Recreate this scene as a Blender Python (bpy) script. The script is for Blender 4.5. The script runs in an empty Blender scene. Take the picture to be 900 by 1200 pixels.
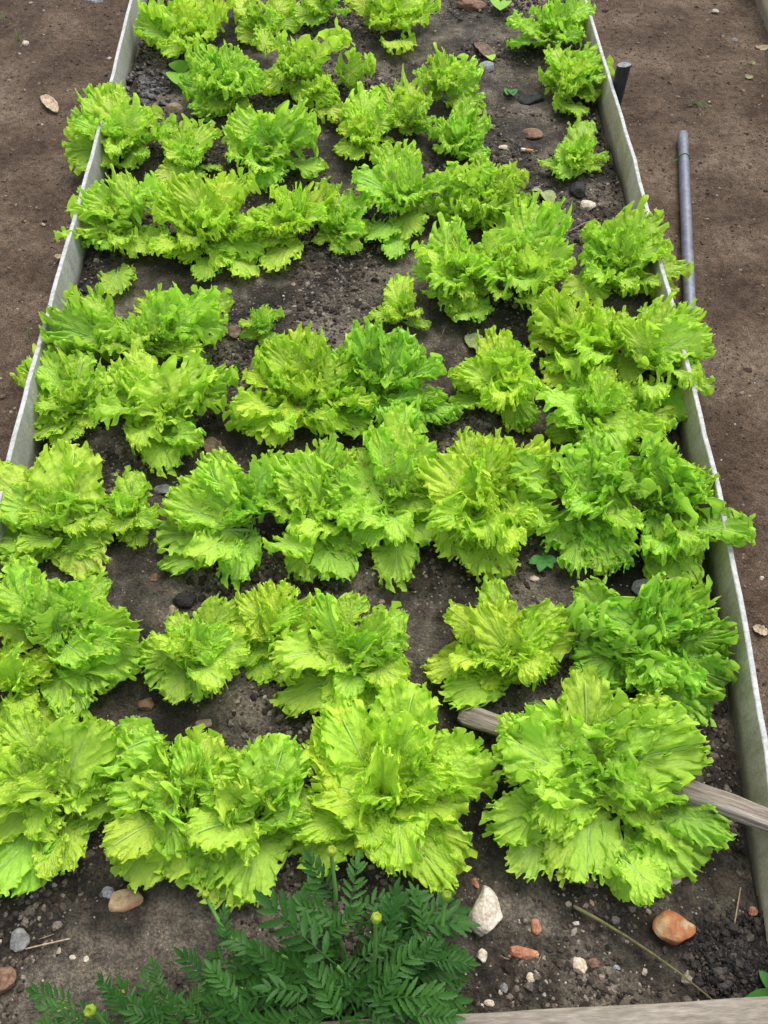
import bpy, math, random
import numpy as np
from mathutils import Vector, Matrix, noise

random.seed(7)
rng = np.random.default_rng(7)
scene = bpy.context.scene
col = scene.collection
R = math.radians

# ------------------------------------------------------------------ camera
CAM_H = 1.25
PITCH = 57.6                       # degrees below the horizon
FOC = 960.0                        # focal length for a 1200 px high frame
cam_data = bpy.data.cameras.new("camera")
cam_data.sensor_fit = 'VERTICAL'
cam_data.sensor_height = 24.0
cam_data.lens = 24.0 * FOC / 1200.0
cam_data.clip_start = 0.02
cam_data.clip_end = 500.0
cam = bpy.data.objects.new("camera", cam_data)
cam.location = (0, 0, CAM_H)
cam.rotation_euler = (R(90 - PITCH), 0, 0)
col.objects.link(cam)
scene.camera = cam

# ------------------------------------------------------------------ sky and sun (bright overcast)
SUN_EL, SUN_AZ = 58.0, 25.0        # azimuth measured from +y towards +x
world = bpy.data.worlds.new("World")
scene.world = world
world.use_nodes = True
wn = world.node_tree.nodes
bg = wn["Background"]
sky = wn.new("ShaderNodeTexSky")
sky.sky_type = 'NISHITA'
sky.sun_disc = False
sky.sun_elevation = R(SUN_EL)
sky.sun_rotation = R(SUN_AZ)
sky.dust_density = 3.0
sky.air_density = 1.0
hs = wn.new("ShaderNodeHueSaturation")          # cloud cover: a paler, greyer sky
hs.inputs['Saturation'].default_value = 0.35
world.node_tree.links.new(sky.outputs[0], hs.inputs['Color'])
world.node_tree.links.new(hs.outputs[0], bg.inputs[0])
bg.inputs[1].default_value = 0.145
sd = bpy.data.lights.new("sun", 'SUN')
sd.energy = 1.15
sd.angle = R(40)
sd.color = (1.0, 0.965, 0.90)
so = bpy.data.objects.new("sun", sd)
so.rotation_euler = (R(90 - SUN_EL), 0, R(180 - SUN_AZ))
col.objects.link(so)
scene.view_settings.view_transform = 'Standard'
scene.view_settings.look = 'None'
scene.view_settings.exposure = 1.0
scene.view_settings.gamma = 1.0
scene.cycles.max_bounces = 6
scene.cycles.transmission_bounces = 6

# ------------------------------------------------------------------ helpers
_ca, _sa = math.cos(R(90 - PITCH)), math.sin(R(90 - PITCH))
def G(px, py, z=0.0):
    """point of the place at height z that the photograph shows at px, py"""
    dx, dy, dz = (px - 450) / FOC, -(py - 600) / FOC, -1.0
    wy = dy * _ca - dz * _sa
    wz = dy * _sa + dz * _ca
    t = (z - CAM_H) / wz
    return Vector((dx * t, wy * t, z))

def tag(o, label=None, cat=None, group=None, kind=None):
    if label: o['label'] = label
    if cat: o['category'] = cat
    if group: o['group'] = group
    if kind: o['kind'] = kind
    return o

def link(name, data, parent=None, loc=None):
    o = bpy.data.objects.new(name, data)
    col.objects.link(o)
    if parent: o.parent = parent
    if loc is not None: o.location = loc
    return o

def mesh(name, verts, faces, mats=(), smooth=True, uv=None):
    me = bpy.data.meshes.new(name)
    me.from_pydata([tuple(v) for v in verts], [], [tuple(f) for f in faces])
    for m in mats: me.materials.append(m)
    if smooth: me.polygons.foreach_set('use_smooth', [True] * len(me.polygons))
    if uv is not None:
        l = me.uv_layers.new(name='flat')
        idx = np.empty(len(me.loops), dtype=np.int32)
        me.loops.foreach_get('vertex_index', idx)
        l.data.foreach_set('uv', np.asarray(uv)[idx].astype(np.float32).ravel())
    me.update()
    return me

def N3(x, y, z=0.0): return noise.noise(Vector((x, y, z)))

class NT:
    def __init__(s, name, disp=False):
        s.m = bpy.data.materials.new(name); s.m.use_nodes = True
        s.t = s.m.node_tree; s.n = s.t.nodes; s.n.clear()
        s.out = s.n.new('ShaderNodeOutputMaterial')
    def node(s, kind, **kw):
        n = s.n.new(kind)
        for k, v in kw.items():
            if k.startswith('i_'):
                key = k[2:]; key = int(key) if key.isdigit() else key.replace('_', ' ')
                n.inputs[key].default_value = v
            else: setattr(n, k, v)
        return n
    def link(s, a, b): s.t.links.new(a, b)
    def noise(s, vec, scale, detail=4, rough=.6):
        n = s.node('ShaderNodeTexNoise', i_Scale=scale, i_Detail=detail, i_Roughness=rough)
        s.link(vec, n.inputs['Vector']); return n.outputs['Fac']
    def ramp(s, fac, stops):
        n = s.node('ShaderNodeValToRGB'); e = n.color_ramp.elements
        while len(e) < len(stops): e.new(.5)
        for el, (p, c) in zip(e, stops):
            el.position = p; el.color = (*c, 1) if len(c) == 3 else c
        s.link(fac, n.inputs[0]); return n.outputs[0]
    def mix(s, fac, a, b, mode='MIX'):
        n = s.node('ShaderNodeMix', data_type='RGBA', blend_type=mode)
        for inp, v in ((n.inputs[0], fac), (n.inputs[6], a), (n.inputs[7], b)):
            if hasattr(v, 'is_linked'): s.link(v, inp)
            else: inp.default_value = v if not isinstance(v, tuple) or len(v) == 4 else (*v, 1)
        return n.outputs[2]
    def math(s, op, a, b=0.0, c=0.0, clamp=False):
        n = s.node('ShaderNodeMath', operation=op, use_clamp=clamp)
        for inp, v in zip(n.inputs, (a, b, c)):
            if hasattr(v, 'is_linked'): s.link(v, inp)
            else: inp.default_value = v
        return n.outputs[0]
    def bump(s, h, strength, dist, normal=None):
        n = s.node('ShaderNodeBump', i_Strength=strength, i_Distance=dist)
        s.link(h, n.inputs['Height'])
        if normal: s.link(normal, n.inputs['Normal'])
        return n.outputs[0]
    def principled(s, colr, rough=.8, normal=None, spec=.3):
        p = s.node('ShaderNodeBsdfPrincipled')
        if hasattr(colr, 'is_linked'): s.link(colr, p.inputs['Base Color'])
        else: p.inputs['Base Color'].default_value = (*colr, 1)
        if hasattr(rough, 'is_linked'): s.link(rough, p.inputs['Roughness'])
        else: p.inputs['Roughness'].default_value = rough
        p.inputs['Specular IOR Level'].default_value = spec
        if normal: s.link(normal, p.inputs['Normal'])
        return p
    def done(s, shader): s.link(shader, s.out.inputs[0]); return s.m

# ------------------------------------------------------------------ materials
def mat_bed_soil():
    s = NT('bed_soil'); tc = s.node('ShaderNodeTexCoord').outputs['Object']
    big = s.noise(tc, 5.5, 4, .6); mid = s.noise(tc, 34, 5, .65); fine = s.noise(tc, 230, 4, .7)
    base = s.ramp(big, [(.36, (.020, .0165, .0125)), (.47, (.055, .046, .035)), (.60, (.150, .129, .100))])
    m2 = s.ramp(mid, [(.30, (.38, .36, .35)), (.5, (.95, .95, .95)), (.72, (1.6, 1.55, 1.5))])
    c = s.mix(1.0, base, m2, 'MULTIPLY')
    f2 = s.ramp(fine, [(.32, (.45, .45, .45)), (.5, (1, 1, 1)), (.68, (1.8, 1.75, 1.65))])
    c = s.mix(1.0, c, f2, 'MULTIPLY')
    v = s.node('ShaderNodeTexVoronoi', i_Scale=210.0); s.link(tc, v.inputs['Vector'])
    rnd = s.math('GREATER_THAN', s.node_sep(v.outputs['Color']), .955)
    near = s.math('LESS_THAN', v.outputs['Distance'], .30)
    c = s.mix(s.math('MULTIPLY', rnd, near), c, (.34, .30, .25))
    h = s.math('ADD', s.math('MULTIPLY', mid, .6), s.math('MULTIPLY', fine, .4))
    n = s.bump(h, 1.0, .018)
    return s.done(s.principled(c, s.ramp(big, [(.35, (.62,) * 3), (.6, (.95,) * 3)]), n, .25).outputs[0])
def _rf(s, f, a, b):
    n = s.node('ShaderNodeMapRange'); n.inputs[1].default_value = a; n.inputs[2].default_value = b; n.inputs[4].default_value = .6
    s.link(f, n.inputs[0]); return n.outputs[0]
NT.ramp_fac = _rf
def _sep(s, c):
    n = s.node('ShaderNodeSeparateColor'); s.link(c, n.inputs[0]); return n.outputs[0]
NT.node_sep = _sep

def mat_path_soil():
    s = NT('path_soil'); tc = s.node('ShaderNodeTexCoord').outputs['Object']
    big = s.noise(tc, 4.0, 5, .65); mid = s.noise(tc, 60, 5, .7); fine = s.noise(tc, 330, 3, .7)
    base = s.ramp(big, [(.36, (.062, .040, .027)), (.50, (.102, .071, .048)), (.70, (.185, .140, .100))])
    c = s.mix(1.0, base, s.ramp(mid, [(.33, (.55,) * 3), (.5, (1,) * 3), (.68, (1.35,) * 3)]), 'MULTIPLY')
    c = s.mix(1.0, c, s.ramp(fine, [(.32, (.45,) * 3), (.5, (1,) * 3), (.68, (1.65,) * 3)]), 'MULTIPLY')
    h = s.math('ADD', s.math('MULTIPLY', mid, .6), s.math('MULTIPLY', fine, .4))
    return s.done(s.principled(c, .95, s.bump(h, 1.0, .012), .2).outputs[0])

def mat_island(name, stops, rough=.9, spec=.2, bump=.0015, scale=300):
    s = NT(name); geo = s.node('ShaderNodeNewGeometry')
    c = s.ramp(geo.outputs['Random Per Island'], stops)
    tc = s.node('ShaderNodeTexCoord').outputs['Object']
    f = s.noise(tc, scale, 3, .6)
    c = s.mix(1.0, c, s.ramp(f, [(.3, (.6,) * 3), (.7, (1.35,) * 3)]), 'MULTIPLY')
    return s.done(s.principled(c, rough, s.bump(f, .7, bump), spec).outputs[0])

def mat_leaf():
    s = NT('lettuce_leaf')
    uvn = s.node('ShaderNodeUVMap', uv_map='flat').outputs[0]
    sep = s.node('ShaderNodeSeparateXYZ'); s.link(uvn, sep.inputs[0])
    x, y = sep.outputs[0], sep.outputs[1]                  # x across the blade, y base to tip
    oi = s.node('ShaderNodeObjectInfo')
    # domain offset per leaf
    add = s.node('ShaderNodeVectorMath', operation='ADD'); s.link(uvn, add.inputs[0])
    comb = s.node('ShaderNodeCombineXYZ'); s.link(s.math('MULTIPLY', oi.outputs['Random'], 37.0), comb.inputs[0]); s.link(s.math('MULTIPLY', oi.outputs['Random'], 11.0), comb.inputs[2])
    s.link(comb.outputs[0], add.inputs[1]); vec = add.outputs[0]
    patch = s.noise(vec, 3.2, 4, .6)
    # blisters between the veins
    vo = s.node('ShaderNodeTexVoronoi', i_Scale=22.0, feature='SMOOTH_F1'); vo.inputs['Smoothness'].default_value = .45
    wv = s.node('ShaderNodeVectorMath', operation='ADD'); s.link(vec, wv.inputs[0])
    wn_ = s.node('ShaderNodeTexNoise', i_Scale=9.0, i_Detail=3.0); s.link(vec, wn_.inputs['Vector'])
    sc = s.node('ShaderNodeVectorMath', operation='SCALE'); s.link(wn_.outputs['Color'], sc.inputs[0]); sc.inputs['Scale'].default_value = .09
    s.link(sc.outputs[0], wv.inputs[1]); s.link(wv.outputs[0], vo.inputs['Vector'])
    bl = vo.outputs['Distance']
    # side veins: radiate from the rib, bend towards the tip
    ax = s.math('ABSOLUTE', x)
    ph = s.math('SUBTRACT', y, s.math('MULTIPLY', s.math('POWER', ax, .75), .95))
    ph = s.math('ADD', ph, s.math('MULTIPLY', patch, .10))
    vein = s.math('POWER', s.math('ABSOLUTE', s.math('SINE', s.math('MULTIPLY', ph, 26.0))), .35)   # 0 on a vein
    veinmask = s.math('SUBTRACT', 1.0, vein, clamp=True)
    # midrib
    ribw = s.math('MULTIPLY_ADD', y, -.022, .030)
    rib = s.math('SUBTRACT', 1.0, s.math('DIVIDE', ax, ribw), clamp=True)
    rib = s.math('POWER', rib, .6)
    # colours
    c = s.ramp(patch, [(.30, (.44, .69, .080)), (.50, (.53, .76, .090)), (.70, (.61, .81, .110))])
    c = s.mix(s.math('MULTIPLY', bl, .30, clamp=True), c, (.32, .60, .06))
    c = s.mix(s.math('MULTIPLY', veinmask, .30), c, (.50, .72, .12))
    # paler yellow rim (uv distance kept in a second layer)
    uv2 = s.node('ShaderNodeUVMap', uv_map='rim').outputs[0]
    sep2 = s.node('ShaderNodeSeparateXYZ'); s.link(uv2, sep2.inputs[0])
    rim = s.math('POWER', sep2.outputs[0], 4.0)
    c = s.mix(s.math('MULTIPLY', rim, .5), c, (.52, .76, .06))
    c = s.mix(s.math('MULTIPLY', rib, .75), c, (.62, .78, .34))
    # brown feeding marks on the leaves flagged as damaged (alpha 0)
    vs = s.node('ShaderNodeTexVoronoi', i_Scale=15.0); s.link(vec, vs.inputs['Vector'])
    spot = s.math('MULTIPLY', s.math('LESS_THAN', vs.outputs['Distance'], .24), s.math('GREATER_THAN', s.node_sep(vs.outputs['Color']), .72))
    spot = s.math('MULTIPLY', spot, s.math('SUBTRACT', 1.0, oi.outputs['Alpha']))
    c = s.mix(s.math('MULTIPLY', s.math('SUBTRACT', 1.0, oi.outputs['Alpha']), s.ramp_fac(patch, .50, .62)), c, (.52, .56, .12))
    c = s.mix(1.0, c, oi.outputs['Color'], 'MULTIPLY')
    c = s.mix(s.math('MULTIPLY', spot, .8), c, (.16, .09, .03))
    fine = s.noise(vec, 60, 3, .6)
    hgt = s.math('ADD', s.math('MULTIPLY', bl, -1.0), s.math('MULTIPLY', fine, .25))
    hgt = s.math('ADD', hgt, s.math('MULTIPLY', veinmask, -.22))
    nrm = s.bump(hgt, .38, .006)
    nrm = s.bump(rib, .6, .004, nrm)
    p = s.principled(c, .5, nrm, .3)
    tr = s.node('ShaderNodeBsdfTranslucent'); s.link(s.mix(.5, c, (.46, .76, .06)), tr.inputs[0]); s.link(nrm, tr.inputs[1])
    mx = s.node('ShaderNodeMixShader'); mx.inputs[0].default_value = .42
    s.link(p.outputs[0], mx.inputs[1]); s.link(tr.outputs[0], mx.inputs[2])
    return s.done(mx.outputs[0])

def mat_green(name, a, b, scale=40, trans=.2, rough=.5):
    s = NT(name); tc = s.node('ShaderNodeTexCoord').outputs['Object']; oi = s.node('ShaderNodeObjectInfo')
    f = s.noise(tc, scale, 3, .6)
    c = s.mix(f, a, b)
    c = s.mix(1.0, c, s.ramp(oi.outputs['Random'], [(0, (.75, .8, .75)), (1, (1.3, 1.2, 1.1))]), 'MULTIPLY')
    p = s.principled(c, rough, s.bump(f, .4, .001), .22)
    tr = s.node('ShaderNodeBsdfTranslucent'); s.link(c, tr.inputs[0])
    mx = s.node('ShaderNodeMixShader'); mx.inputs[0].default_value = trans
    s.link(p.outputs[0], mx.inputs[1]); s.link(tr.outputs[0], mx.inputs[2])
    return s.done(mx.outputs[0])

def mat_rough(name, stops, scale=60, rough=.85, bump=.002, spec=.25, stretch=None, bscale=None):
    s = NT(name); tc = s.node('ShaderNodeTexCoord').outputs['Object']
    if stretch:
        mp = s.node('ShaderNodeMapping'); mp.inputs['Scale'].default_value = stretch
        s.link(tc, mp.inputs[0]); tc = mp.outputs[0]
    f = s.noise(tc, scale, 5, .65); g = s.noise(tc, bscale or scale * 4, 4, .6)
    c = s.ramp(f, stops)
    c = s.mix(1.0, c, s.ramp(g, [(.3, (.72,) * 3), (.7, (1.2,) * 3)]), 'MULTIPLY')
    return s.done(s.principled(c, rough, s.bump(s.math('ADD', f, s.math('MULTIPLY', g, .5)), .8, bump), spec).outputs[0])

def mat_board(name, lo, mid_, hi, lichen):
    s = NT(name); tc = s.node('ShaderNodeTexCoord').outputs['Object']
    mp = s.node('ShaderNodeMapping'); mp.inputs['Scale'].default_value = (1.0, 1.0, .28); s.link(tc, mp.inputs[0])
    streak = s.noise(mp.outputs[0], 45, 5, .7); big = s.noise(tc, 7, 4, .6); fine = s.noise(tc, 190, 3, .6)
    c = s.ramp(streak, [(.3, lo), (.5, mid_), (.7, hi)])
    c = s.mix(s.ramp(big, [(.42, (0,) * 3), (.66, (.75,) * 3)]), c, lichen)
    sepz = s.node('ShaderNodeSeparateXYZ'); s.link(tc, sepz.inputs[0])
    # splashed soil along the foot of the board
    dirt = s.math('ADD', s.math('MULTIPLY', sepz.outputs[2], -38.0), s.math('MULTIPLY', streak, 1.6))
    c = s.mix(s.ramp(dirt, [(.05, (0,) * 3), (.75, (.7,) * 3)]), c, (.085, .065, .045))
    c = s.mix(1.0, c, s.ramp(fine, [(.3, (.8,) * 3), (.7, (1.15,) * 3)]), 'MULTIPLY')
    return s.done(s.principled(c, .85, s.bump(s.math('ADD', streak, fine), .5, .0015), .25).outputs[0])

M_SOIL = mat_bed_soil(); M_PATH = mat_path_soil(); M_LEAF = mat_leaf()
M_CRUMB = mat_island('soil_crumb', [(0, (.018, .014, .011)), (.45, (.050, .040, .031)), (.75, (.105, .086, .067)), (.92, (.17, .142, .112)), (1, (.28, .24, .195))])
M_PCRUMB = mat_island('path_crumb', [(0, (.040, .026, .018)), (.5, (.095, .063, .044)), (.85, (.15, .106, .077)), (1, (.25, .19, .145))])
M_GRAVEL = mat_island('gravel_bit', [(0, (.34, .29, .23)), (.3, (.20, .13, .085)), (.6, (.45, .41, .35)), (.8, (.15, .14, .14)), (1, (.36, .22, .13))], .8, .3)
M_LITTER = mat_island('litter_bit', [(0, (.20, .13, .08)), (.5, (.30, .22, .14)), (1, (.12, .08, .055))], .9, .2)
M_MARI = mat_green('marigold_leaf', (.014, .070, .009), (.042, .135, .016), 30, .30, .45)
M_STEM = mat_green('marigold_stem', (.08, .20, .04), (.13, .27, .06), 60, .1)
M_BUD = mat_green('marigold_bud', (.18, .33, .04), (.28, .42, .05), 60, .1)
M_BUDY = mat_green('bud_petals', (.18, .27, .02), (.26, .33, .03), 60, .1)
M_WEED = mat_green('weed_leaf', (.035, .15, .03), (.07, .24, .04), 60, .25)
M_SEED = mat_green('seedling_leaf', (.16, .42, .03), (.30, .55, .06), 60, .3)
M_DRY = mat_rough('dry_leaf', [(.3, (.24, .17, .10)), (.5, (.38, .30, .20)), (.7, (.50, .42, .30))], 60)
M_DRYB = mat_rough('brown_dead_leaf', [(.3, (.07, .045, .03)), (.5, (.14, .095, .065)), (.7, (.22, .165, .12))], 60)
M_PALE = mat_rough('wilted_leaf', [(.3, (.12, .17, .05)), (.5, (.22, .27, .10)), (.7, (.32, .33, .18))], 60)
M_BOARD_L = mat_board('left_board', (.26, .265, .245), (.37, .375, .35), (.45, .455, .43), (.31, .31, .25))
M_BOARD_R = mat_board('right_board', (.36, .33, .235), (.50, .465, .35), (.62, .58, .46), (.38, .32, .17))
M_RIM = mat_rough('board_cut_edge', [(.3, (.37, .375, .365)), (.5, (.42, .425, .415)), (.7, (.47, .475, .46))], 25, .8, .001)
M_PLANK = mat_rough('front_board', [(.3, (.18, .155, .125)), (.5, (.225, .195, .155)), (.7, (.265, .235, .19))], 22, .85, .002, stretch=(.5, 3, 3))
M_WOOD = mat_rough('weathered_wood', [(.3, (.035, .026, .02)), (.42, (.15, .12, .095)), (.55, (.27, .23, .185)), (.75, (.40, .36, .31))], 55, .85, .009, stretch=(.10, 1.4, 1.4), bscale=150)
M_PIPE = mat_rough('grey_plastic', [(.3, (.085, .095, .13)), (.6, (.13, .14, .185)), (.8, (.20, .21, .25))], 18, .45, .0004, .5)
M_DARK = mat_rough('dark_post', [(.3, (.012, .013, .015)), (.6, (.03, .032, .036)), (.8, (.07, .07, .075))], 60, .6, .002, .4, stretch=(3, 3, .3))
M_POSTTOP = mat_rough('weathered_post_top', [(.3, (.12, .125, .13)), (.6, (.25, .26, .27)), (.8, (.4, .41, .42))], 120, .7, .002)
M_FILTER = mat_rough('butt_paper', [(.3, (.45, .22, .08)), (.7, (.6, .33, .14))], 300, .8, .0005)
M_WHITE = mat_rough('butt_white', [(.3, (.6, .58, .54)), (.7, (.75, .73, .7))], 300, .8, .0005)

# ------------------------------------------------------------------ bed outline (world curves, board tops 8 cm above the soil)
BH = 0.08
RIGHT_PX = [(672, -60), (685, 0), (715, 100), (740, 180), (766, 285), (790, 372), (817, 480), (835, 555), (846, 605), (864, 695), (880, 790), (897, 895), (912, 1010), (925, 1130), (932, 1230)]
LEFT_PX = [(172, -60), (155, 0), (127, 113), (103, 208), (66, 335), (43, 423), (17, 517), (12, 540), (-12, 630), (-42, 740), (-80, 880), (-112, 1010), (-140, 1130), (-150, 1230)]
def curve(px):
    pts = [G(x, y, BH) for x, y in px]
    pts.reverse()                                         # near to far
    a, b = pts[-2], pts[-1]
    d = (b - a).normalized()
    pts.append(b + d * 0.8)
    return np.array([(p.x, p.y) for p in pts])
CR, CL = curve(RIGHT_PX), curve(LEFT_PX)
xr = lambda y: float(np.interp(y, CR[:, 1], CR[:, 0]))
xl = lambda y: float(np.interp(y, CL[:, 1], CL[:, 0]))
Y0, Y1 = -0.03, 3.6
PATH_Z = -0.02

def hb(x, y):
    """height of the bed soil"""
    h = .016 * N3(x * 3.1, y * 3.1, 1.7) + .010 * N3(x * 9, y * 9, 4.1) + .0055 * N3(x * 27, y * 27, 9.3)
    h += .0042 * N3(x * 62, y * 62, 2.2) + .004 * abs(N3(x * 38, y * 38, 6.1))
    return h
def GH(px, py, up=0.0):
    z = 0.0
    for _ in range(3):
        p = G(px, py, z + up); z = hb(p.x, p.y)
    return Vector((p.x, p.y, z + up))
def ph(x, y):
    return PATH_Z + .010 * N3(x * 4, y * 4, 5.5) + .0045 * N3(x * 22, y * 22, 7.7) + .0012 * N3(x * 90, y * 90, 3.3)
def GP(px, py, up=0.0):
    return G(px, py, PATH_Z + up)

def build_bed_soil():
    nx, ny = 210, 460
    V = []; F = []
    for j in range(ny + 1):
        y = Y0 + (Y1 - Y0) * (j / ny) ** 1.15
        a, b = xl(y) + .004, xr(y) - .004
        for i in range(nx + 1):
            t = i / nx
            x = a + (b - a) * t
            e = min(t, 1 - t)
            V.append((x, y, hb(x, y) - .006 * max(0, 1 - e / .03)))
    for j in range(ny):
        for i in range(nx):
            k = j * (nx + 1) + i
            F.append((k, k + 1, k + nx + 2, k + nx + 1))
    o = link('bed_soil', mesh('bed_soil', V, F, [M_SOIL]))
    tag(o, kind='structure')
build_bed_soil()

def build_ground():
    def axis(a, b, step, far):
        fine = np.arange(a, b, step)
        out, x, d = [], b, step
        while x < far: out.append(x); d *= 1.35; x += d
        neg, x, d = [], a - step, step
        while x > -far: neg.append(x); d *= 1.35; x -= d
        return np.array(neg[::-1] + list(fine) + out)
    X = axis(-2.1, 2.1, .013, 220.0); Y = axis(-.25, 3.7, .013, 220.0)
    V = []
    for y in Y:
        a, b = xl(min(max(y, 0), 3.5)), xr(min(max(y, 0), 3.5))
        for x in X:
            z = ph(x, y) if abs(x) < 6 and abs(y) < 8 else PATH_Z
            if a + .01 < x < b - .01 and .02 < y < 3.62: z = -.075      # dug down under the bed
            V.append((x, y, z))
    nx = len(X); F = []
    for j in range(len(Y) - 1):
        for i in range(nx - 1):
            k = j * nx + i
            F.append((k, k + 1, k + nx + 1, k + nx))
    tag(link('ground', mesh('ground', V, F, [M_PATH])), kind='structure')
build_ground()

# ------------------------------------------------------------------ boards of the bed
def strip_board(name, C, y0, y1, outward, th, z0, z1, mat, parent, rimmat, n=90, wob=.0):
    """a thin sheet standing on edge along curve C; rim is the cut top edge"""
    V = []; F = []; M = []
    for i in range(n + 1):
        y = y0 + (y1 - y0) * i / n
        x = float(np.interp(y, C[:, 1], C[:, 0]))
        w = .0025 * N3(y * 7, 3.0, outward) ; zt = z1 + .0022 * N3(y * 16, 8, outward) + .0012 * N3(y * 60, 8, outward)
        xi, xo = x + w, x + w + outward * th
        b = .0012
        V += [(xi, y, z0), (xi, y, zt - b), (xi + outward * b, y, zt), (xo - outward * b, y, zt), (xo, y, zt - b), (xo, y, z0)]
    for i in range(n):
        for k in range(5):
            a = i * 6 + k; q = (a, a + 1, a + 7, a + 6)
            F.append(q if outward > 0 else q[::-1]); M.append(1 if k in (1, 2, 3) else 0)
    F.append(tuple(range(6))); M.append(0); F.append(tuple(n * 6 + k for k in range(6))[::-1]); M.append(0)
    me = mesh(name, V, F, [mat, rimmat], smooth=False)
    me.polygons.foreach_set('material_index', M)
    return link(name, me, parent)

frame = link('raised_bed_frame', None)
frame.location = (0, 0, 0)
tag(frame, 'low frame of thin weathered grey boards on edge around the whole lettuce bed', 'bed frame')
tag(strip_board('board', CL, -.02, 3.62, -1, .0085, -.10, BH, M_BOARD_L, frame, M_RIM), 'pale blue grey side board with bare inner face')
tag(strip_board('board', CR, -.02, 3.62, 1, .0085, -.10, BH, M_BOARD_R, frame, M_RIM), 'tan grey side board with yellowish streaks and white cut edge')

def box_mesh(name, x0, x1, y0, y1, z0, z1, mat, bev=.003, nx=40, seed=0, top=None):
    V = []; F = []
    prof = lambda t: [(y0, z0), (y0, z1 - bev), (y0 + bev, z1), (y1 - bev, z1), (y1, z1 - bev), (y1, z0)]
    for i in range(nx + 1):
        t = i / nx; x = x0 + (x1 - x0) * t
        for k, (y, z) in enumerate(prof(t)):
            s = top(t) if top else 0
            V.append((x, y + s + .0016 * N3(x * 13, k * 3.1, seed), z + .0016 * N3(x * 15, k * 5.3, seed + 4)))
    for i in range(nx):
        for k in range(5):
            a = i * 6 + k; F.append((a, a + 6, a + 7, a + 1))
    F.append(tuple(range(6))); F.append(tuple(nx * 6 + k for k in range(6))[::-1])
    return mesh(name, V, F, [mat], smooth=False)
# near board: its top edge shows along the bottom of the photograph
pA, pB = G(540, 1194, .055), G(845, 1177, .055)
nb = link('board', box_mesh('board', -.66, .505, -.045, .0, -.10, .055, M_PLANK, .004, 60, 3), frame)
nb.location = (0, pA.y + .001, 0); nb.rotation_euler = (0, 0, math.atan2(pB.y - pA.y, pB.x - pA.x))
tag(nb, 'thick tan end board under the marigold')
fb = link('board', box_mesh('board', xl(3.61) + .002, xr(3.61) - .002, 3.605, 3.615, -.10, .078, M_BOARD_L, .002, 40, 5), frame)

# neighbouring bed: one board corner shows at the top right
nbp = link('neighbour_bed_board', None)
a = G(884, 0, PATH_Z); b = G(904, 52, PATH_Z)
d = Vector((b.x - a.x, b.y - a.y)); L = 2.4
nbp.location = (b.x, b.y, 0); nbp.rotation_euler = (0, 0, math.atan2(-d.y, -d.x))
tag(nbp, 'pale board of the neighbouring bed standing on the path in the top right corner', 'board')
link('board_face', box_mesh('board_face', -1.2, 1.3, -.011, 0, -.06, .10, M_BOARD_R, .0015, 60, 9), nbp)
link('board_rim', box_mesh('board_rim', -1.2, 1.3, -.0105, -.0005, .1005, .102, M_RIM, .0004, 30, 11), nbp)

# ------------------------------------------------------------------ crumbs, gravel, litter
ICO_V = []
g = (1 + 5 ** .5) / 2
for a_, b_ in ((1, g), (-1, g), (1, -g), (-1, -g)):
    ICO_V += [(0, a_, b_), (a_, b_, 0), (b_, 0, a_)]
ICO_V = np.array(ICO_V) / math.sqrt(1 + g * g)
def hull_faces():
    import itertools
    F = []
    for i, j, k in itertools.combinations(range(12), 3):
        p, q, r = ICO_V[i], ICO_V[j], ICO_V[k]
        if all(abs(np.linalg.norm(u - v) - 2 / math.sqrt(1 + g * g)) < 1e-3 for u, v in ((p, q), (q, r), (p, r))):
            F.append((i, j, k) if np.dot(np.cross(q - p, r - p), p) > 0 else (i, k, j))
    return np.array(F)
ICO_F = hull_faces()
def scatter(name, pts, sizes, mat, squash=.7, label=None):
    n = len(pts)
    V = ICO_V[None] * (1 + rng.uniform(-.32, .32, (n, 12, 1)))
    V = V * (sizes[:, None, None] * np.stack([rng.uniform(.7, 1.3, n), rng.uniform(.7, 1.3, n), rng.uniform(.5, .9, n) * squash / .7], 1)[:, None, :])
    a = rng.uniform(0, 6.28, n); c, s = np.cos(a), np.sin(a)
    X = V[..., 0] * c[:, None] - V[..., 1] * s[:, None]; Y = V[..., 0] * s[:, None] + V[..., 1] * c[:, None]
    V = np.stack([X, Y, V[..., 2]], -1) + np.array(pts)[:, None, :]
    F = (ICO_F[None] + (np.arange(n) * 12)[:, None, None]).reshape(-1, 3)
    me = mesh(name, V.reshape(-1, 3), F, [mat], smooth=False)
    o = link(name, me)
    tag(o, label, kind='stuff')
def bed_pts(n, clump):
    P = []
    while len(P) < n:
        y = Y0 + .01 + 2.95 * random.random() ** 1.25; a, b = xl(y) + .012, xr(y) - .012
        x = random.uniform(a, b)
        if random.random() < .25 + clump * (N3(x * 4, y * 4, 21) + .25 * N3(x * 15, y * 15, 2)):
            P.append((x, y, hb(x, y)))
    return P
P = bed_pts(34000, 1.6)
scatter('soil_crumbs', P, np.clip(rng.lognormal(-5.9, .48, len(P)), .0010, .0095), M_CRUMB, label='dark crumbly soil covering the bed between the lettuces')
P = bed_pts(2600, .8)
scatter('fine_gravel', P, np.clip(rng.lognormal(-6.25, .42, len(P)), .0008, .0055), M_GRAVEL, label='pale and rusty grit strewn over the bed soil')
P = []
while len(P) < 16000:
    y = -.05 + 3.2 * random.random(); x = random.uniform(-1.7, 1.9)
    if xl(max(y, 0)) - .02 < x < xr(max(y, 0)) + .02: continue
    if abs(x) > .55 + .62 * y + .1: continue
    P.append((x, y, ph(x, y)))
scatter('path_crumbs', P, np.clip(rng.lognormal(-6.2, .42, len(P)), .0009, .006), M_PCRUMB, label='fine reddish brown crumbs over the bare paths')
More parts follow.
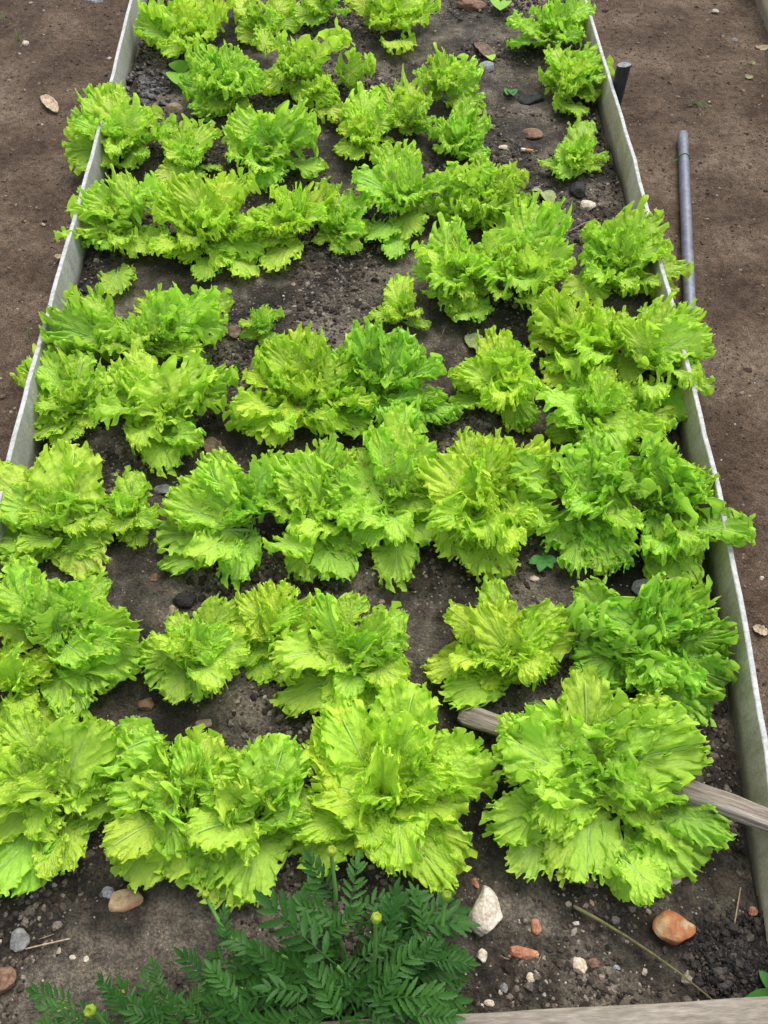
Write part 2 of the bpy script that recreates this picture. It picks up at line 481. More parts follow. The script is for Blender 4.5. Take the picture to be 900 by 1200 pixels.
scatter('path_clods', [(x + .005, y, z - .001) for x, y, z in P[::60]], np.clip(rng.lognormal(-5.1, .35, len(P[::60])), .003, .014), M_PCRUMB, .5, label='larger brown clods lying loose on the bare paths')
Pg = P[::30]
scatter('path_grit', [(x + .01, y, z + .001) for x, y, z in Pg], np.clip(rng.lognormal(-6.0, .4, len(Pg)), .0012, .006), M_GRAVEL, .5, label='small pale chips scattered over the bare paths')

def tube(path, radii, n=6, jitter=0.0, seed=0):
    V = []; F = []
    m = len(path)
    for i, p in enumerate(path):
        t = (path[min(i + 1, m - 1)] - path[max(i - 1, 0)]).normalized()
        u = t.cross(Vector((0, 0, 1)));
        if u.length < 1e-3: u = Vector((1, 0, 0))
        u.normalize(); v = u.cross(t)
        for k in range(n):
            a = 2 * math.pi * k / n
            r = radii[i] * (1 + jitter * N3(k * 1.3, i * .25, seed))
            V.append(p + (u * math.cos(a) + v * math.sin(a)) * r)
    for i in range(m - 1):
        for k in range(n):
            a = i * n + k; b = i * n + (k + 1) % n
            F.append((a, b, b + n, a + n))
    F.append(tuple(range(n))[::-1]); F.append(tuple((m - 1) * n + k for k in range(n)))
    return V, F
def merge(parts):
    V = []; F = []
    for v, f in parts:
        o = len(V); V += list(v); F += [tuple(i + o for i in q) for q in f]
    return V, F
bits = []
for _ in range(170):
    side = random.random() < .45
    if side:
        y = random.uniform(0, 3); x = random.uniform(-1.6, 1.7)
        if xl(y) - .03 < x < xr(y) + .03: continue
        z = ph(x, y)
    else:
        y = random.uniform(.05, 2.8); x = random.uniform(xl(y) + .03, xr(y) - .03); z = hb(x, y)
    a = random.uniform(0, 6.28); l = random.uniform(.008, .035)
    p = Vector((x, y, z + .002)); dd = Vector((math.cos(a), math.sin(a), 0)) * l
    bend = Vector((-dd.y, dd.x, 0)) * random.uniform(-.2, .2)
    bits.append(tube([p, p + dd * .5 + bend + Vector((0, 0, .002)), p + dd], [.0006, .0009, .0004], 4))
V, F = merge(bits)
tag(link('dry_litter', mesh('dry_litter', V, F, [M_LITTER])), 'short dry straw and stalk bits lying on soil', kind='stuff')

# ------------------------------------------------------------------ lettuce leaves
def leaf_mesh(seed, kind, style):
    """unit leaf: grows from the origin to reach 1 along +y; kind = outer / mid / inner"""
    rnd = random.Random(seed)
    NA, NR = 320, 15
    s0 = rnd.uniform(0, 90)
    frizzy = style == 'frizzy'
    fr = 1.35 if frizzy else 1.0
    O = .40 if kind != 'inner' else .34
    prof = {'outer': (48, -22), 'mid': (72, -2), 'inner': (86, 38)}[kind]
    prof = (prof[0] + rnd.uniform(-8, 8), prof[1] + rnd.uniform(-12, 12))
    cup = {'outer': .10, 'mid': .35, 'inner': .75}[kind] + rnd.uniform(-.12, .12)
    th_max = R(158)
    notches = [(rnd.uniform(-1.9, 1.9), rnd.uniform(.08, .24), rnd.uniform(.03, .07)) for _ in range(rnd.choice((1, 2, 3, 3)))]
    lob1 = rnd.uniform(2.2, 3.4); lob2 = rnd.uniform(6.5, 9.0); lob3 = rnd.uniform(17, 23)
    k2 = rnd.uniform(14, 19); k3 = rnd.uniform(38, 48)
    if frizzy: k2 *= 1.15
    skew = rnd.uniform(-.08, .08)
    n1 = [noise.noise(Vector((0, 0, 0)))]
    V = []; UV = []; RIM = []
    radial = [((i + .0) / NR) ** .56 for i in range(NR + 1)]
    spine_n = 60
    sp = [(0.0, 0.0)]
    total = 1.24
    for i in range(spine_n):
        t = i / spine_n
        phi = R(prof[0] + (prof[1] - prof[0]) * (t ** .85))
        sp.append((sp[-1][0] + math.cos(phi) / spine_n * total, sp[-1][1] + math.sin(phi) / spine_n * total))
    reach = max(p[0] for p in sp)
    k_ = 1.0 / max(reach, .35)
    def bend(x, y, z):
        t = min(max(y / total, 0), 1) * spine_n
        i = min(int(t), spine_n - 1); f = t - i
        Y = sp[i][0] + (sp[i + 1][0] - sp[i][0]) * f; Z = sp[i][1] + (sp[i + 1][1] - sp[i][1]) * f
        dx, dz = sp[i + 1][0] - sp[i][0], sp[i + 1][1] - sp[i][1]; l = math.hypot(dx, dz); dx /= l; dz /= l
        over = y - total if y > total else (y if y < 0 else 0)
        return (x * k_, (Y + dx * over - dz * z) * k_, (Z + dz * over + dx * z) * k_)
    for ia in range(NA + 1):
        th = -th_max + 2 * th_max * ia / NA
        c = math.cos(th)
        # obovate outline
        Rr = .47 + .13 * max(0, c) ** 1.6 - .20 * max(0, -c) ** .8
        Rr *= .96 if abs(th) < .5 else 1
        Rr *= 1 + skew * math.sin(th) + .10 * N3(th * 1.6, s0, 1)
        f1 = th * lob1 + 1.2 * N3(th * 1.3, s0, 31); f2 = th * lob2 + 1.6 * N3(th * 2.5, s0, 32)
        Rr *= 1 + .10 * (abs(math.sin(f1)) ** .55 - .75)
        f3 = th * lob3 + 2.4 * N3(th * 4, s0, 33)
        teeth = .060 * (abs(math.sin(f2)) ** .6 - .7) + (.050 if frizzy else .036) * (abs(math.sin(f3)) ** .6 - .7) + .020 * N3(th * 40, s0, 5)
        w1 = N3(th * 2.1, s0, 11) * 1.5; w2 = N3(th * 5.6, s0, 12) * 1.6; w3 = N3(th * 12.5, s0, 13) * 1.5; w4 = N3(th * 27, s0, 14) * 1.4
        u2 = N3(th * 5.6 + 9, s0, 22) * 1.6; u3 = N3(th * 12.5 + 9, s0, 23) * 1.5; u4 = N3(th * 27 + 9, s0, 24) * 1.4
        p20 = th * k2 + 2.6 * N3(th * 2.2, s0, 41); A2 = max(0, .85 + 1.1 * N3(th * 2.4, s0, 42))
        p30 = th * k3 + 3.0 * N3(th * 5, s0, 43); A3 = max(0, .9 + 1.3 * N3(th * 5, s0, 44))
        notch = 0
        for (a, dp, wd) in notches: notch += dp * math.exp(-((th - a) / wd) ** 2)
        Re = Rr * (1 + teeth) * (1 - notch)
        fade = min(1, (math.pi - abs(th)) / .9)
        for ir in range(NR + 1):
            q = radial[ir]
            r = Re * q
            x = r * math.sin(th); y = O + r * math.cos(th)
            qe = r / Rr
            wrp = 1.5 * N3(x * 3.6, y * 3.6, s0 + 60); p2 = p20 + wrp; p3 = p30 + 2.2 * wrp
            i1 = N3(x * 9.5, y * 9.5, s0 + 70); i2 = N3(x * 21, y * 21, s0 + 80); i3 = N3(x * 9.5, y * 9.5, s0 + 90); i4 = N3(x * 18, y * 18, s0 + 95)
            z = fade * fr * (.130 * qe ** 2 * w1 + A2 * .070 * qe ** 4 * math.sin(p2) + A3 * .034 * qe ** 9 * math.sin(p3) + .05 * qe ** 3 * w2 + .115 * qe ** 5 * i1 + .060 * qe ** 8 * i2)
            tan = fade * fr * (-A2 * .042 * qe ** 4 * math.sin(2 * p2) - A3 * .018 * qe ** 10 * math.sin(2 * p3) + .030 * qe ** 3 * u2 + .075 * qe ** 5 * i3)
            rad = fade * fr * (.060 * qe ** 6 * i4 -A2 * .035 * qe ** 4 * abs(math.sin(p2)) - A3 * .022 * qe ** 8 * abs(math.sin(p3)) )
            xx = x + tan * math.cos(th) + rad * math.sin(th); yy = y - tan * math.sin(th) + rad * math.cos(th)
            # blistered surface and a groove along the rib
            bl = .008 * N3(x * 30, y * 30, s0) + .018 * N3(x * 14, y * 14, s0) + .028 * N3(x * 5.5, y * 5.5, s0 + 5)
            z += bl * min(1, abs(x) * 14 + .15) * min(1, r * 6)
            z -= .016 * math.exp(-(x / .035) ** 2) * (1 - .6 * y)
            z += cup * (x * x) * (1.1 if kind == 'inner' else .9)
            yy = max(yy, .015)
            xx *= min(1, .13 + (yy / .27) ** 2)
            V.append(bend(xx, yy, z)); UV.append((x, max(y, .01))); RIM.append((min(1, q), 0))
    F = []
    for ia in range(NA):
        for ir in range(NR):
            a = ia * (NR + 1) + ir
            F.append((a, a + 1, a + NR + 2, a + NR + 1))
    # small bite holes
    if rnd.random() < .45:
        for _ in range(rnd.choice((1, 2, 3))):
            ha, hr = rnd.randrange(20, NA - 20), rnd.randrange(6, NR - 3)
            kill = set()
            for da in range(-rnd.choice((2, 3, 4)), rnd.choice((2, 3, 4))):
                for dr in range(0, rnd.choice((1, 2))): kill.add((ha + da) * NR + hr + dr)
            F = [f for i, f in enumerate(F) if i not in kill] if len(kill) < len(F) else F
    # fleshy rib and stalk
    pts = []; rad = []
    for i in range(11):
        y = i / 10 * .86
        zz = -.012 - .016 * (1 - .6 * y)
        pts.append(Vector(bend(0, y, zz))); rad.append(k_ * (.034 * (1 - y / .95) + .004))
    tv, tf = tube(pts, rad, 6)
    o = len(V)
    V += [tuple(v) for v in tv]; F += [tuple(i + o for i in q) for q in tf]
    UV += [(0, .1)] * len(tv); RIM += [(0, 0)] * len(tv)
    me = mesh('leaf', V, F, [M_LEAF], uv=UV)
    l = me.uv_layers.new(name='rim')
    idx = np.empty(len(me.loops), dtype=np.int32); me.loops.foreach_get('vertex_index', idx)
    l.data.foreach_set('uv', np.asarray(RIM)[idx].astype(np.float32).ravel())
    ys = [v[1] for v in V]; tipz = [v[2] for v in V if v[1] > .9 * max(ys)]
    me['reach'] = float(np.percentile(ys, 97)); me['tip'] = float(np.mean(tipz))
    return me

LEAVES = {}
sd_ = 100
for style in ('broad', 'frizzy'):
    for kind, cnt in (('outer', 9), ('mid', 8), ('inner', 6)):
        LEAVES[style, kind] = [leaf_mesh(sd_ + i, kind, style) for i in range(cnt)]
        sd_ += 50

# every lettuce: centre, leaf tips (pixels of the 900 x 1200 photograph), colour tint, style, label
Yl, Md, Gr, Lg = (1.08, 1.03, .85), (1.0, 1.0, 1.0), (.80, .93, .95), (.91, .98, 1.0)
PLANTS = [
 ((228, 30), [(158, 32), (187, 62), (170, 12), (205, -12), (262, 8), (222, 68), (250, 45)], Yl, 'broad', 'yellow green lettuce nearest the far end of the left board, one leaf over soil'),
 ((305, 22), [(278, 46), (325, 42), (300, 62), (268, -4), (335, -8), (350, 20)], Md, 'broad', 'lettuce in the farthest row, second from the left board'),
 ((375, 0), [(372, 38), (345, 32), (405, 22), (350, -15), (400, -12)], Md, 'broad', 'lettuce cut by the top of the photo between two full heads'),
 ((455, 12), [(492, 15), (515, 6), (462, 38), (428, 26), (432, -12), (488, -14), (474, 72), (440, 40)], Yl, 'broad', 'farthest row lettuce beside the bare soil, one leaf hanging toward the camera'),
 ((265, 100), [(222, 60), (214, 92), (226, 132), (250, 66), (300, 78), (292, 132), (245, 142)], Lg, 'frizzy', 'tightly frilled lettuce right of the tiny seedling near the left board'),
 ((345, 82), [(388, 96), (370, 56), (440, 66), (408, 50), (330, 46), (392, 118), (360, 126), (310, 106), (406, 136)], Md, 'frizzy', 'frilled lettuce in the second row with a leaf reaching toward the middle gap'),
 ((522, 98), [(520, 64), (552, 72), (566, 120), (545, 130), (492, 82), (500, 118), (535, 70)], Md, 'frizzy', 'upright lettuce left of the blue grey stone'),
 ((480, 138), [(470, 94), (448, 106), (452, 140), (505, 120), (500, 158), (475, 165)], Md, 'frizzy', 'lettuce with a holed arching leaf below the upright one by the blue grey stone'),
 ((535, 160), [(574, 144), (545, 124), (550, 186), (570, 190), (510, 182), (502, 150), (560, 130)], Lg, 'frizzy', 'lettuce left of the cigarette butt with a pale leaf on the soil'),
 ((425, 152), [(432, 108), (392, 180), (412, 198), (460, 166), (444, 192), (418, 128)], Yl, 'broad', 'narrow notched lettuce alone between the dark gap and the middle heads'),
 ((652, 28), [(650, -2), (684, 24), (622, 14), (602, 60), (640, 62), (672, 46), (665, 0)], Lg, 'broad', 'farthest lettuce against the right board with one pale drooping leaf'),
 ((668, 90), [(632, 86), (698, 74), (645, 58), (698, 122), (650, 136), (676, 144), (688, 58)], Md, 'broad', 'second lettuce along the right board beside the dark post'),
 ((678, 182), [(632, 190), (712, 186), (690, 144), (652, 216), (704, 198), (655, 170)], Md, 'broad', 'small lettuce against the right board between the butt and the cream stone'),
 ((140, 158), [(78, 182), (90, 130), (108, 106), (132, 112), (206, 152), (172, 192), (124, 206), (90, 202), (154, 122), (188, 138)], Md, 'broad', 'large lettuce spilling over the left board beside the shiny dark clods'),
 ((218, 178), [(190, 162), (250, 150), (238, 214), (205, 208), (182, 218), (232, 148), (258, 200)], Md, 'broad', 'lettuce below the tan stone, between the board spiller and a wide head'),
 ((310, 165), [(366, 140), (350, 122), (286, 128), (330, 216), (372, 160), (292, 204), (342, 196), (320, 228), (268, 172), (376, 204)], Lg, 'broad', 'wide lettuce left of the narrow notched one, with a shaded leaf hanging below'),
 ((148, 250), [(84, 250), (95, 288), (115, 214), (142, 206), (120, 302), (178, 228), (196, 276), (142, 354), (162, 312), (88, 268)], Md, 'broad', 'lettuce over the left board with one long leaf hanging onto dark soil'),
 ((242, 262), [(200, 214), (222, 206), (300, 216), (272, 206), (214, 312), (194, 300), (240, 338), (310, 292), (302, 262), (290, 332), (262, 326), (225, 240)], Yl, 'broad', 'full yellow green lettuce above the broad bare strip of soil, left part'),
 ((340, 258), [(326, 326), (350, 222), (346, 302), (378, 214), (322, 250), (304, 290), (312, 230)], Yl, 'broad', 'lettuce with a single curled leaf standing over the bare strip'),
 ((400, 258), [(370, 290), (386, 222), (416, 304), (396, 306), (432, 230), (366, 246), (432, 266)], Md, 'broad', 'small headed lettuce directly above the middle of the bare strip'),
 ((470, 222), [(416, 206), (450, 184), (436, 232), (486, 290), (462, 312), (440, 292), (502, 226), (482, 186), (518, 250)], Lg, 'broad', 'pale lettuce with a lobed leaf hanging in the centre of the bed'),
 ((565, 226), [(522, 202), (546, 198), (582, 208), (622, 236), (606, 282), (572, 272), (530, 272), (512, 240), (594, 204)], Md, 'frizzy', 'densely crinkled lettuce left of the cream stone by the right board'),
 ((545, 318), [(487, 312), (500, 350), (548, 374), (536, 262), (576, 342), (572, 300), (508, 296), (516, 346), (546, 386), (524, 376)], Md, 'broad', 'cupped lettuce just right of the tiny three leaved one'),
 ((612, 322), [(640, 238), (662, 252), (666, 298), (642, 352), (592, 288), (575, 302), (642, 326), (618, 352), (655, 280)], Md, 'broad', 'lettuce with bare stalks showing at its foot and a star shaped top leaf'),
 ((470, 366), [(480, 326), (434, 376), (460, 386), (502, 386), (450, 362)], Yl, 'broad', 'tiny stunted lettuce alone on the bare soil in the middle'),
 ((728, 308), [(680, 300), (688, 276), (746, 246), (756, 270), (782, 292), (810, 320), (790, 346), (700, 332), (746, 346), (722, 350), (664, 348)], Md, 'broad', 'broad leaved lettuce reaching over the right board toward the grey pipe'),
 ((690, 400), [(624, 368), (622, 398), (642, 442), (682, 352), (720, 366), (680, 462), (650, 470), (726, 430)], Yl, 'broad', 'lettuce with upright cupped yellow leaves left of the head hiding the pipe foot'),
 ((762, 412), [(816, 378), (796, 350), (832, 458), (806, 496), (738, 372), (764, 512), (818, 420), (742, 496), (730, 450), (772, 352)], Md, 'broad', 'big lettuce hiding the lower end of the grey pipe'),
 ((702, 480), [(642, 506), (722, 536), (672, 524), (650, 476), (748, 520), (690, 440), (740, 470), (790, 500)], Md, 'broad', 'drooping lettuce under the two big heads by the right board'),
 ((590, 440), [(580, 390), (530, 444), (530, 478), (562, 482), (622, 506), (600, 512), (632, 456), (552, 426), (612, 414)], Yl, 'broad', 'yellow green lettuce right of the dark curly one, one round leaf facing right'),
 ((178, 388), [(56, 366), (72, 350), (112, 392), (182, 340), (214, 352), (220, 402), (232, 416), (152, 366), (264, 384), (254, 354), (150, 420), (200, 414), (74, 384)], Md, 'broad', 'lettuce whose left leaf lies across the left board and right leaf stands apart'),
 ((308, 388), [(280, 392), (300, 364), (332, 372), (330, 400), (312, 408)], Lg, 'broad', 'small single lettuce on the soil at the left end of the bare strip'),
 ((82, 468), [(20, 438), (36, 424), (70, 408), (26, 492), (50, 522), (112, 420), (132, 448), (76, 532), (116, 500), (34, 470), (98, 520)], Md, 'broad', 'lettuce hanging over the left board in the fifth row'),
 ((188, 478), [(140, 440), (238, 424), (276, 436), (262, 472), (226, 502), (170, 522), (200, 562), (232, 534), (150, 502), (242, 456), (162, 412), (176, 550)], Md, 'broad', 'lettuce with a wide ribbed leaf spread toward the dead leaf litter'),
 ((350, 458), [(300, 420), (316, 404), (374, 394), (348, 390), (402, 420), (386, 478), (318, 532), (290, 512), (268, 492), (432, 502), (402, 512), (420, 446)], Yl, 'broad', 'yellow lettuce with smooth fan leaves touching the dark green curly head'),
 ((452, 446), [(410, 396), (440, 390), (482, 398), (506, 430), (516, 470), (492, 498), (452, 502), (422, 472), (532, 492), (408, 440), (462, 516)], Gr, 'frizzy', 'darkest green curly lettuce in the middle of the bed'),
 ((72, 608), [(-6, 550), (66, 522), (104, 545), (-4, 592), (-6, 640), (40, 652), (12, 668), (116, 676), (130, 622), (122, 648), (60, 575), (30, 560)], Md, 'broad', 'large lettuce at the left edge with a brown spotted leaf beneath'),
 ((150, 602), [(154, 554), (186, 600), (166, 646), (134, 578), (176, 572), (148, 640)], Md, 'broad', 'small lettuce right of the large left edge head in the sixth row'),
 ((282, 600), [(194, 592), (214, 562), (262, 538), (190, 664), (184, 632), (278, 658), (274, 690), (248, 640), (322, 556), (212, 620), (236, 556)], Lg, 'broad', 'blue tinged smooth lettuce at the left of the long middle row'),
 ((375, 592), [(300, 548), (330, 540), (372, 528), (402, 522), (342, 640), (378, 682), (350, 688), (422, 652), (408, 662), (326, 602), (392, 688)], Md, 'broad', 'lettuce with open green throat and a curled small leaf at its foot'),
 ((462, 572), [(428, 512), (482, 504), (504, 520), (512, 592), (534, 572), (470, 694), (502, 642), (440, 612), (400, 556), (430, 648), (484, 540)], Md, 'broad', 'tall lettuce in mid row with a long leaf pointing down to the bare patch'),
 ((562, 588), [(514, 534), (560, 518), (602, 514), (642, 570), (622, 622), (580, 688), (522, 660), (600, 662), (604, 604), (540, 622), (648, 530), (558, 654)], Yl, 'broad', 'yellowish lettuce with a wide tongue leaf over the white pebble'),
 ((690, 582), [(662, 534), (700, 522), (732, 546), (658, 622), (668, 678), (722, 672), (742, 622), (700, 642), (640, 640), (736, 660), (700, 680)], Lg, 'frizzy', 'curly lettuce second from the right board in the long middle row'),
 ((790, 584), [(756, 536), (770, 528), (830, 558), (834, 582), (830, 632), (802, 672), (770, 668), (758, 600), (822, 542), (752, 632), (800, 700)], Lg, 'frizzy', 'curly lettuce leaning over the right board in the long middle row'),
 ((62, 742), [(-6, 694), (60, 680), (108, 696), (136, 722), (156, 722), (166, 784), (130, 814), (84, 838), (104, 842), (30, 700)], Lg, 'broad', 'blue green tinged lettuce at the left edge in the seventh row'),
 ((18, 800), [(-8, 756), (46, 790), (64, 856), (-6, 860), (30, 862), (66, 772), (10, 870)], Yl, 'broad', 'lettuce cut by the left edge of the photo below the blue green one'),
 ((226, 765), [(172, 750), (192, 728), (264, 702), (170, 794), (196, 822), (242, 824), (262, 802), (282, 742), (214, 728), (272, 772)], Md, 'broad', 'spreading lettuce left of centre above the brown oval stone'),
 ((322, 742), [(276, 716), (302, 690), (342, 686), (372, 702), (366, 742), (350, 796), (300, 802), (282, 782), (376, 772), (330, 792)], Yl, 'broad', 'lettuce with a rounded blistered leaf and a keyhole gap at its right'),
 ((415, 766), [(402, 694), (438, 712), (470, 752), (466, 772), (452, 812), (398, 806), (372, 786), (332, 836), (388, 838), (462, 832)], Md, 'broad', 'open lettuce showing its core, one leaf standing up alone over bare soil'),
 ((598, 765), [(576, 704), (656, 728), (500, 790), (522, 818), (562, 808), (630, 722), (626, 792), (560, 756), (600, 806), (652, 782), (640, 750)], Yl, 'broad', 'loose lettuce behind the end of the wooden stick'),
 ((762, 755), [(670, 738), (690, 800), (706, 718), (760, 688), (830, 702), (856, 742), (856, 802), (802, 842), (742, 806), (700, 812), (820, 850), (780, 680), (852, 772), (730, 760), (672, 770)], Gr, 'frizzy', 'large dark curly lettuce against the right board above the wooden stick'),
 ((62, 925), [(-8, 900), (14, 880), (108, 846), (98, 874), (56, 868), (112, 942), (82, 1024), (42, 1046), (-8, 1054), (-10, 972), (22, 1048)], Md, 'broad', 'lettuce at the left edge of the front row with smooth ribbed leaves'),
 ((140, 925), [(150, 898), (170, 968), (200, 888), (92, 970), (184, 990), (140, 1000), (130, 900), (118, 906)], Lg, 'broad', 'lettuce below the flat tan stone in the front row'),
 ((212, 930), [(246, 862), (206, 874), (184, 896), (150, 1034), (192, 1024), (168, 972), (252, 962), (262, 890)], Md, 'broad', 'lettuce with a yellowing torn leaf above the tan wedge stone'),
 ((298, 945), [(332, 866), (356, 888), (292, 870), (252, 1060), (238, 1036), (302, 1034), (214, 1030), (342, 972), (366, 902), (238, 940), (282, 1056), (222, 985)], Md, 'broad', 'lettuce with a deep green throat left of the cup shaped front head'),
 ((448, 925), [(378, 832), (402, 824), (502, 808), (492, 852), (362, 868), (378, 962), (506, 896), (542, 952), (582, 930), (548, 1002), (500, 1002), (530, 1040), (440, 972), (400, 942), (368, 922), (470, 862), (352, 1012), (398, 1000), (572, 896)], Yl, 'broad', 'large cup shaped lettuce at front centre behind the marigold'),
 ((700, 908), [(665, 790), (622, 830), (586, 868), (580, 902), (568, 962), (602, 1026), (680, 1034), (738, 1056), (800, 1002), (826, 1016, .03), (858, 985, .06), (806, 930), (812, 848), (772, 862), (746, 842), (640, 982), (752, 934), (690, 850), (660, 942), (612, 942), (776, 950), (650, 1030)], Md, 'broad', 'largest lettuce, lying over the wooden stick above the rusty stone'),
]
LGROUP = 'lettuces growing in the raised bed'
def build_lettuce(i, spec):
    (cx, cy), tips, tint, style, label = spec
    rnd = random.Random(500 + i)
    size0 = (G(cx + max(math.hypot(t[0] - cx, t[1] - cy) for t in tips), cy, .05) - G(cx, cy, .05)).length
    c = G(cx, cy, min(.055, .45 * size0))
    z0 = hb(c.x, c.y)
    root = link('lettuce', None, loc=(c.x, c.y, z0))
    tag(root, label, 'lettuce', LGROUP)
    # how high each tip stands: those on the far side of the head are seen standing up, the near ones lie low
    T = []
    sc = [math.hypot(t[0] - cx, t[1] - cy) for t in tips]
    size = (G(cx + max(sc), cy, .05) - c).length                  # head radius in metres
    for tt in tips:
        tx, ty = tt[:2]
        up = (cy - ty) / max(1.0, math.hypot(tx - cx, ty - cy))
        zt = z0 + min(.105, size * (.36 + .34 * up)) * rnd.uniform(.85, 1.1)
        if len(tt) > 2: zt = z0 + tt[2]
        p = G(tx, ty, zt)
        T.append((math.hypot(p.x - c.x, p.y - c.y), math.atan2(p.y - c.y, p.x - c.x), zt - z0, up))
    dmax = max(t[0] for t in T); dmed = sorted(t[0] for t in T)[len(T) // 2]
    dense = len(tips) / 10
    def add(kind, ang, d, z, w, zt=None, off=(0, 0), old=False):
        me = rnd.choice(LEAVES[style, kind])
        o = link('leaf', me, root)
        s = d / me['reach']
        zs = s * rnd.uniform(.7, .9) if zt is None else min(1.9 * s, max(.55 * s, (zt - z) / max(.05, me['tip'])))
        zs = min(zs, .15 / max(.3, me['tip']))
        o.location = (off[0], off[1], z)
        o.scale = (w, s, zs)
        o.rotation_euler = (0, R(rnd.uniform(-20, 20)), ang - math.pi / 2)
        v = rnd.uniform(.88, 1.12)
        q = (1, 1, 1)
        if old: q = (1.06, 1.0, 1.2) if rnd.random() < .12 else (.84, .90, .9)
        o.color = (tint[0] * v * q[0] * rnd.uniform(.90, 1.10), tint[1] * v * q[1], tint[2] * v * q[2], 0 if old and (rnd.random() < .10 or i == 36) else 1)
    for d, ang, zt, up in T:
        d = max(d, .022)
        steep = zt / d
        kind = 'outer' if steep < .55 else 'mid'
        rel = d / dmax
        off = (rnd.uniform(-.16, .16) * size, rnd.uniform(-.16, .16) * size)
        d *= .95
        if d > .112:                                              # the outermost leaves of a big head sit on longer stalks
            k = d - .112; off = (off[0] * .6 + math.cos(ang) * k, off[1] * .6 + math.sin(ang) * k)
        ex, ey = math.cos(ang) * d - off[0], math.sin(ang) * d - off[1]
        d = math.hypot(ex, ey); ang = math.atan2(ey, ex)
        w = min(.115, max(d, .7 * dmed)) * rnd.uniform(.74, 1.15)
        add(kind, ang, d, .003 + .015 * (1 - rel), w, zt, off, rel > .8 and up < .2)
    if size > .055:
        n = 3 if size < .08 else (5 if size < .12 else 9)
        a0 = rnd.uniform(0, 6.28)
        for k in range(n):
            d = min(size, .12) * rnd.uniform(.42, .72)
            far = max(0, size - .11) * rnd.uniform(0, 1.0); a_ = a0 + k * 2.39996
            add('mid', a0 + k * 2.39996 + rnd.uniform(-.5, .5), d, .014 + .002 * k, d * rnd.uniform(.75, 1.1), None, (rnd.uniform(-.2, .2) * size + far * math.cos(a_), rnd.uniform(-.2, .2) * size + far * math.sin(a_)))
        for k in range(2 if size < .08 else 3):
            d = min(size, .13) * rnd.uniform(.20, .30)
            add('inner', a0 + 1 + k * 2.1, d, .022, d * rnd.uniform(.8, 1.1))
for i, spec in enumerate(PLANTS): build_lettuce(i, spec)

# ------------------------------------------------------------------ stones
M_ST = {
 'white': mat_rough('white_stone', [(.3, (.30, .26, .20)), (.45, (.46, .39, .30)), (.6, (.60, .54, .45)), (.75, (.68, .64, .57))], 55, .75, .003),
 'cream': mat_rough('cream_stone', [(.3, (.36, .28, .19)), (.5, (.50, .42, .31)), (.7, (.62, .56, .46))], 70, .75, .002),
 'rust': mat_rough('rust_stone', [(.38, (.42, .33, .20)), (.44, (.38, .20, .09)), (.50, (.30, .11, .045)), (.7, (.20, .07, .035))], 24, .65, .003),
 'brick': mat_rough('orange_stone', [(.3, (.24, .09, .05)), (.5, (.36, .16, .09)), (.7, (.45, .25, .16))], 90, .8, .002),
 'wedge': mat_rough('wedge_stone', [(.3, (.30, .20, .11)), (.5, (.42, .31, .18)), (.62, (.34, .17, .09)), (.7, (.46, .36, .23))], 40, .8, .002),
 'tan': mat_rough('tan_stone', [(.3, (.17, .12, .075)), (.5, (.26, .20, .13)), (.7, (.36, .29, .20))], 60, .8, .002),
 'grey': mat_rough('grey_stone', [(.3, (.10, .10, .095)), (.5, (.17, .17, .165)), (.7, (.25, .25, .24))], 60, .8, .002),
 'blue': mat_rough('blue_grey_stone', [(.3, (.15, .155, .165)), (.5, (.24, .25, .265)), (.7, (.34, .35, .37))], 60, .7, .002),
 'black': mat_rough('dark_clod', [(.3, (.008, .007, .007)), (.5, (.02, .018, .018)), (.7, (.045, .04, .04))], 90, .7, .004, .4),
 'red': mat_rough('brown_stone', [(.3, (.10, .05, .03)), (.5, (.18, .10, .065)), (.7, (.26, .16, .11))], 70, .8, .002),
}
def sub_ico(n):
    V = [Vector(v) for v in ICO_V]; F = [tuple(int(i) for i in f) for f in ICO_F]
    for _ in range(n):
        mid = {}; F2 = []
        def m(a, b):
            k = (min(a, b), max(a, b))
            if k not in mid: mid[k] = len(V); V.append(((V[a] + V[b]) / 2).normalized())
            return mid[k]
        for a, b, c in F:
            x, y, z = m(a, b), m(b, c), m(c, a)
            F2 += [(a, x, z), (x, b, y), (z, y, c), (x, y, z)]
        F = F2
    return V, F
SV, SF = sub_ico(3)
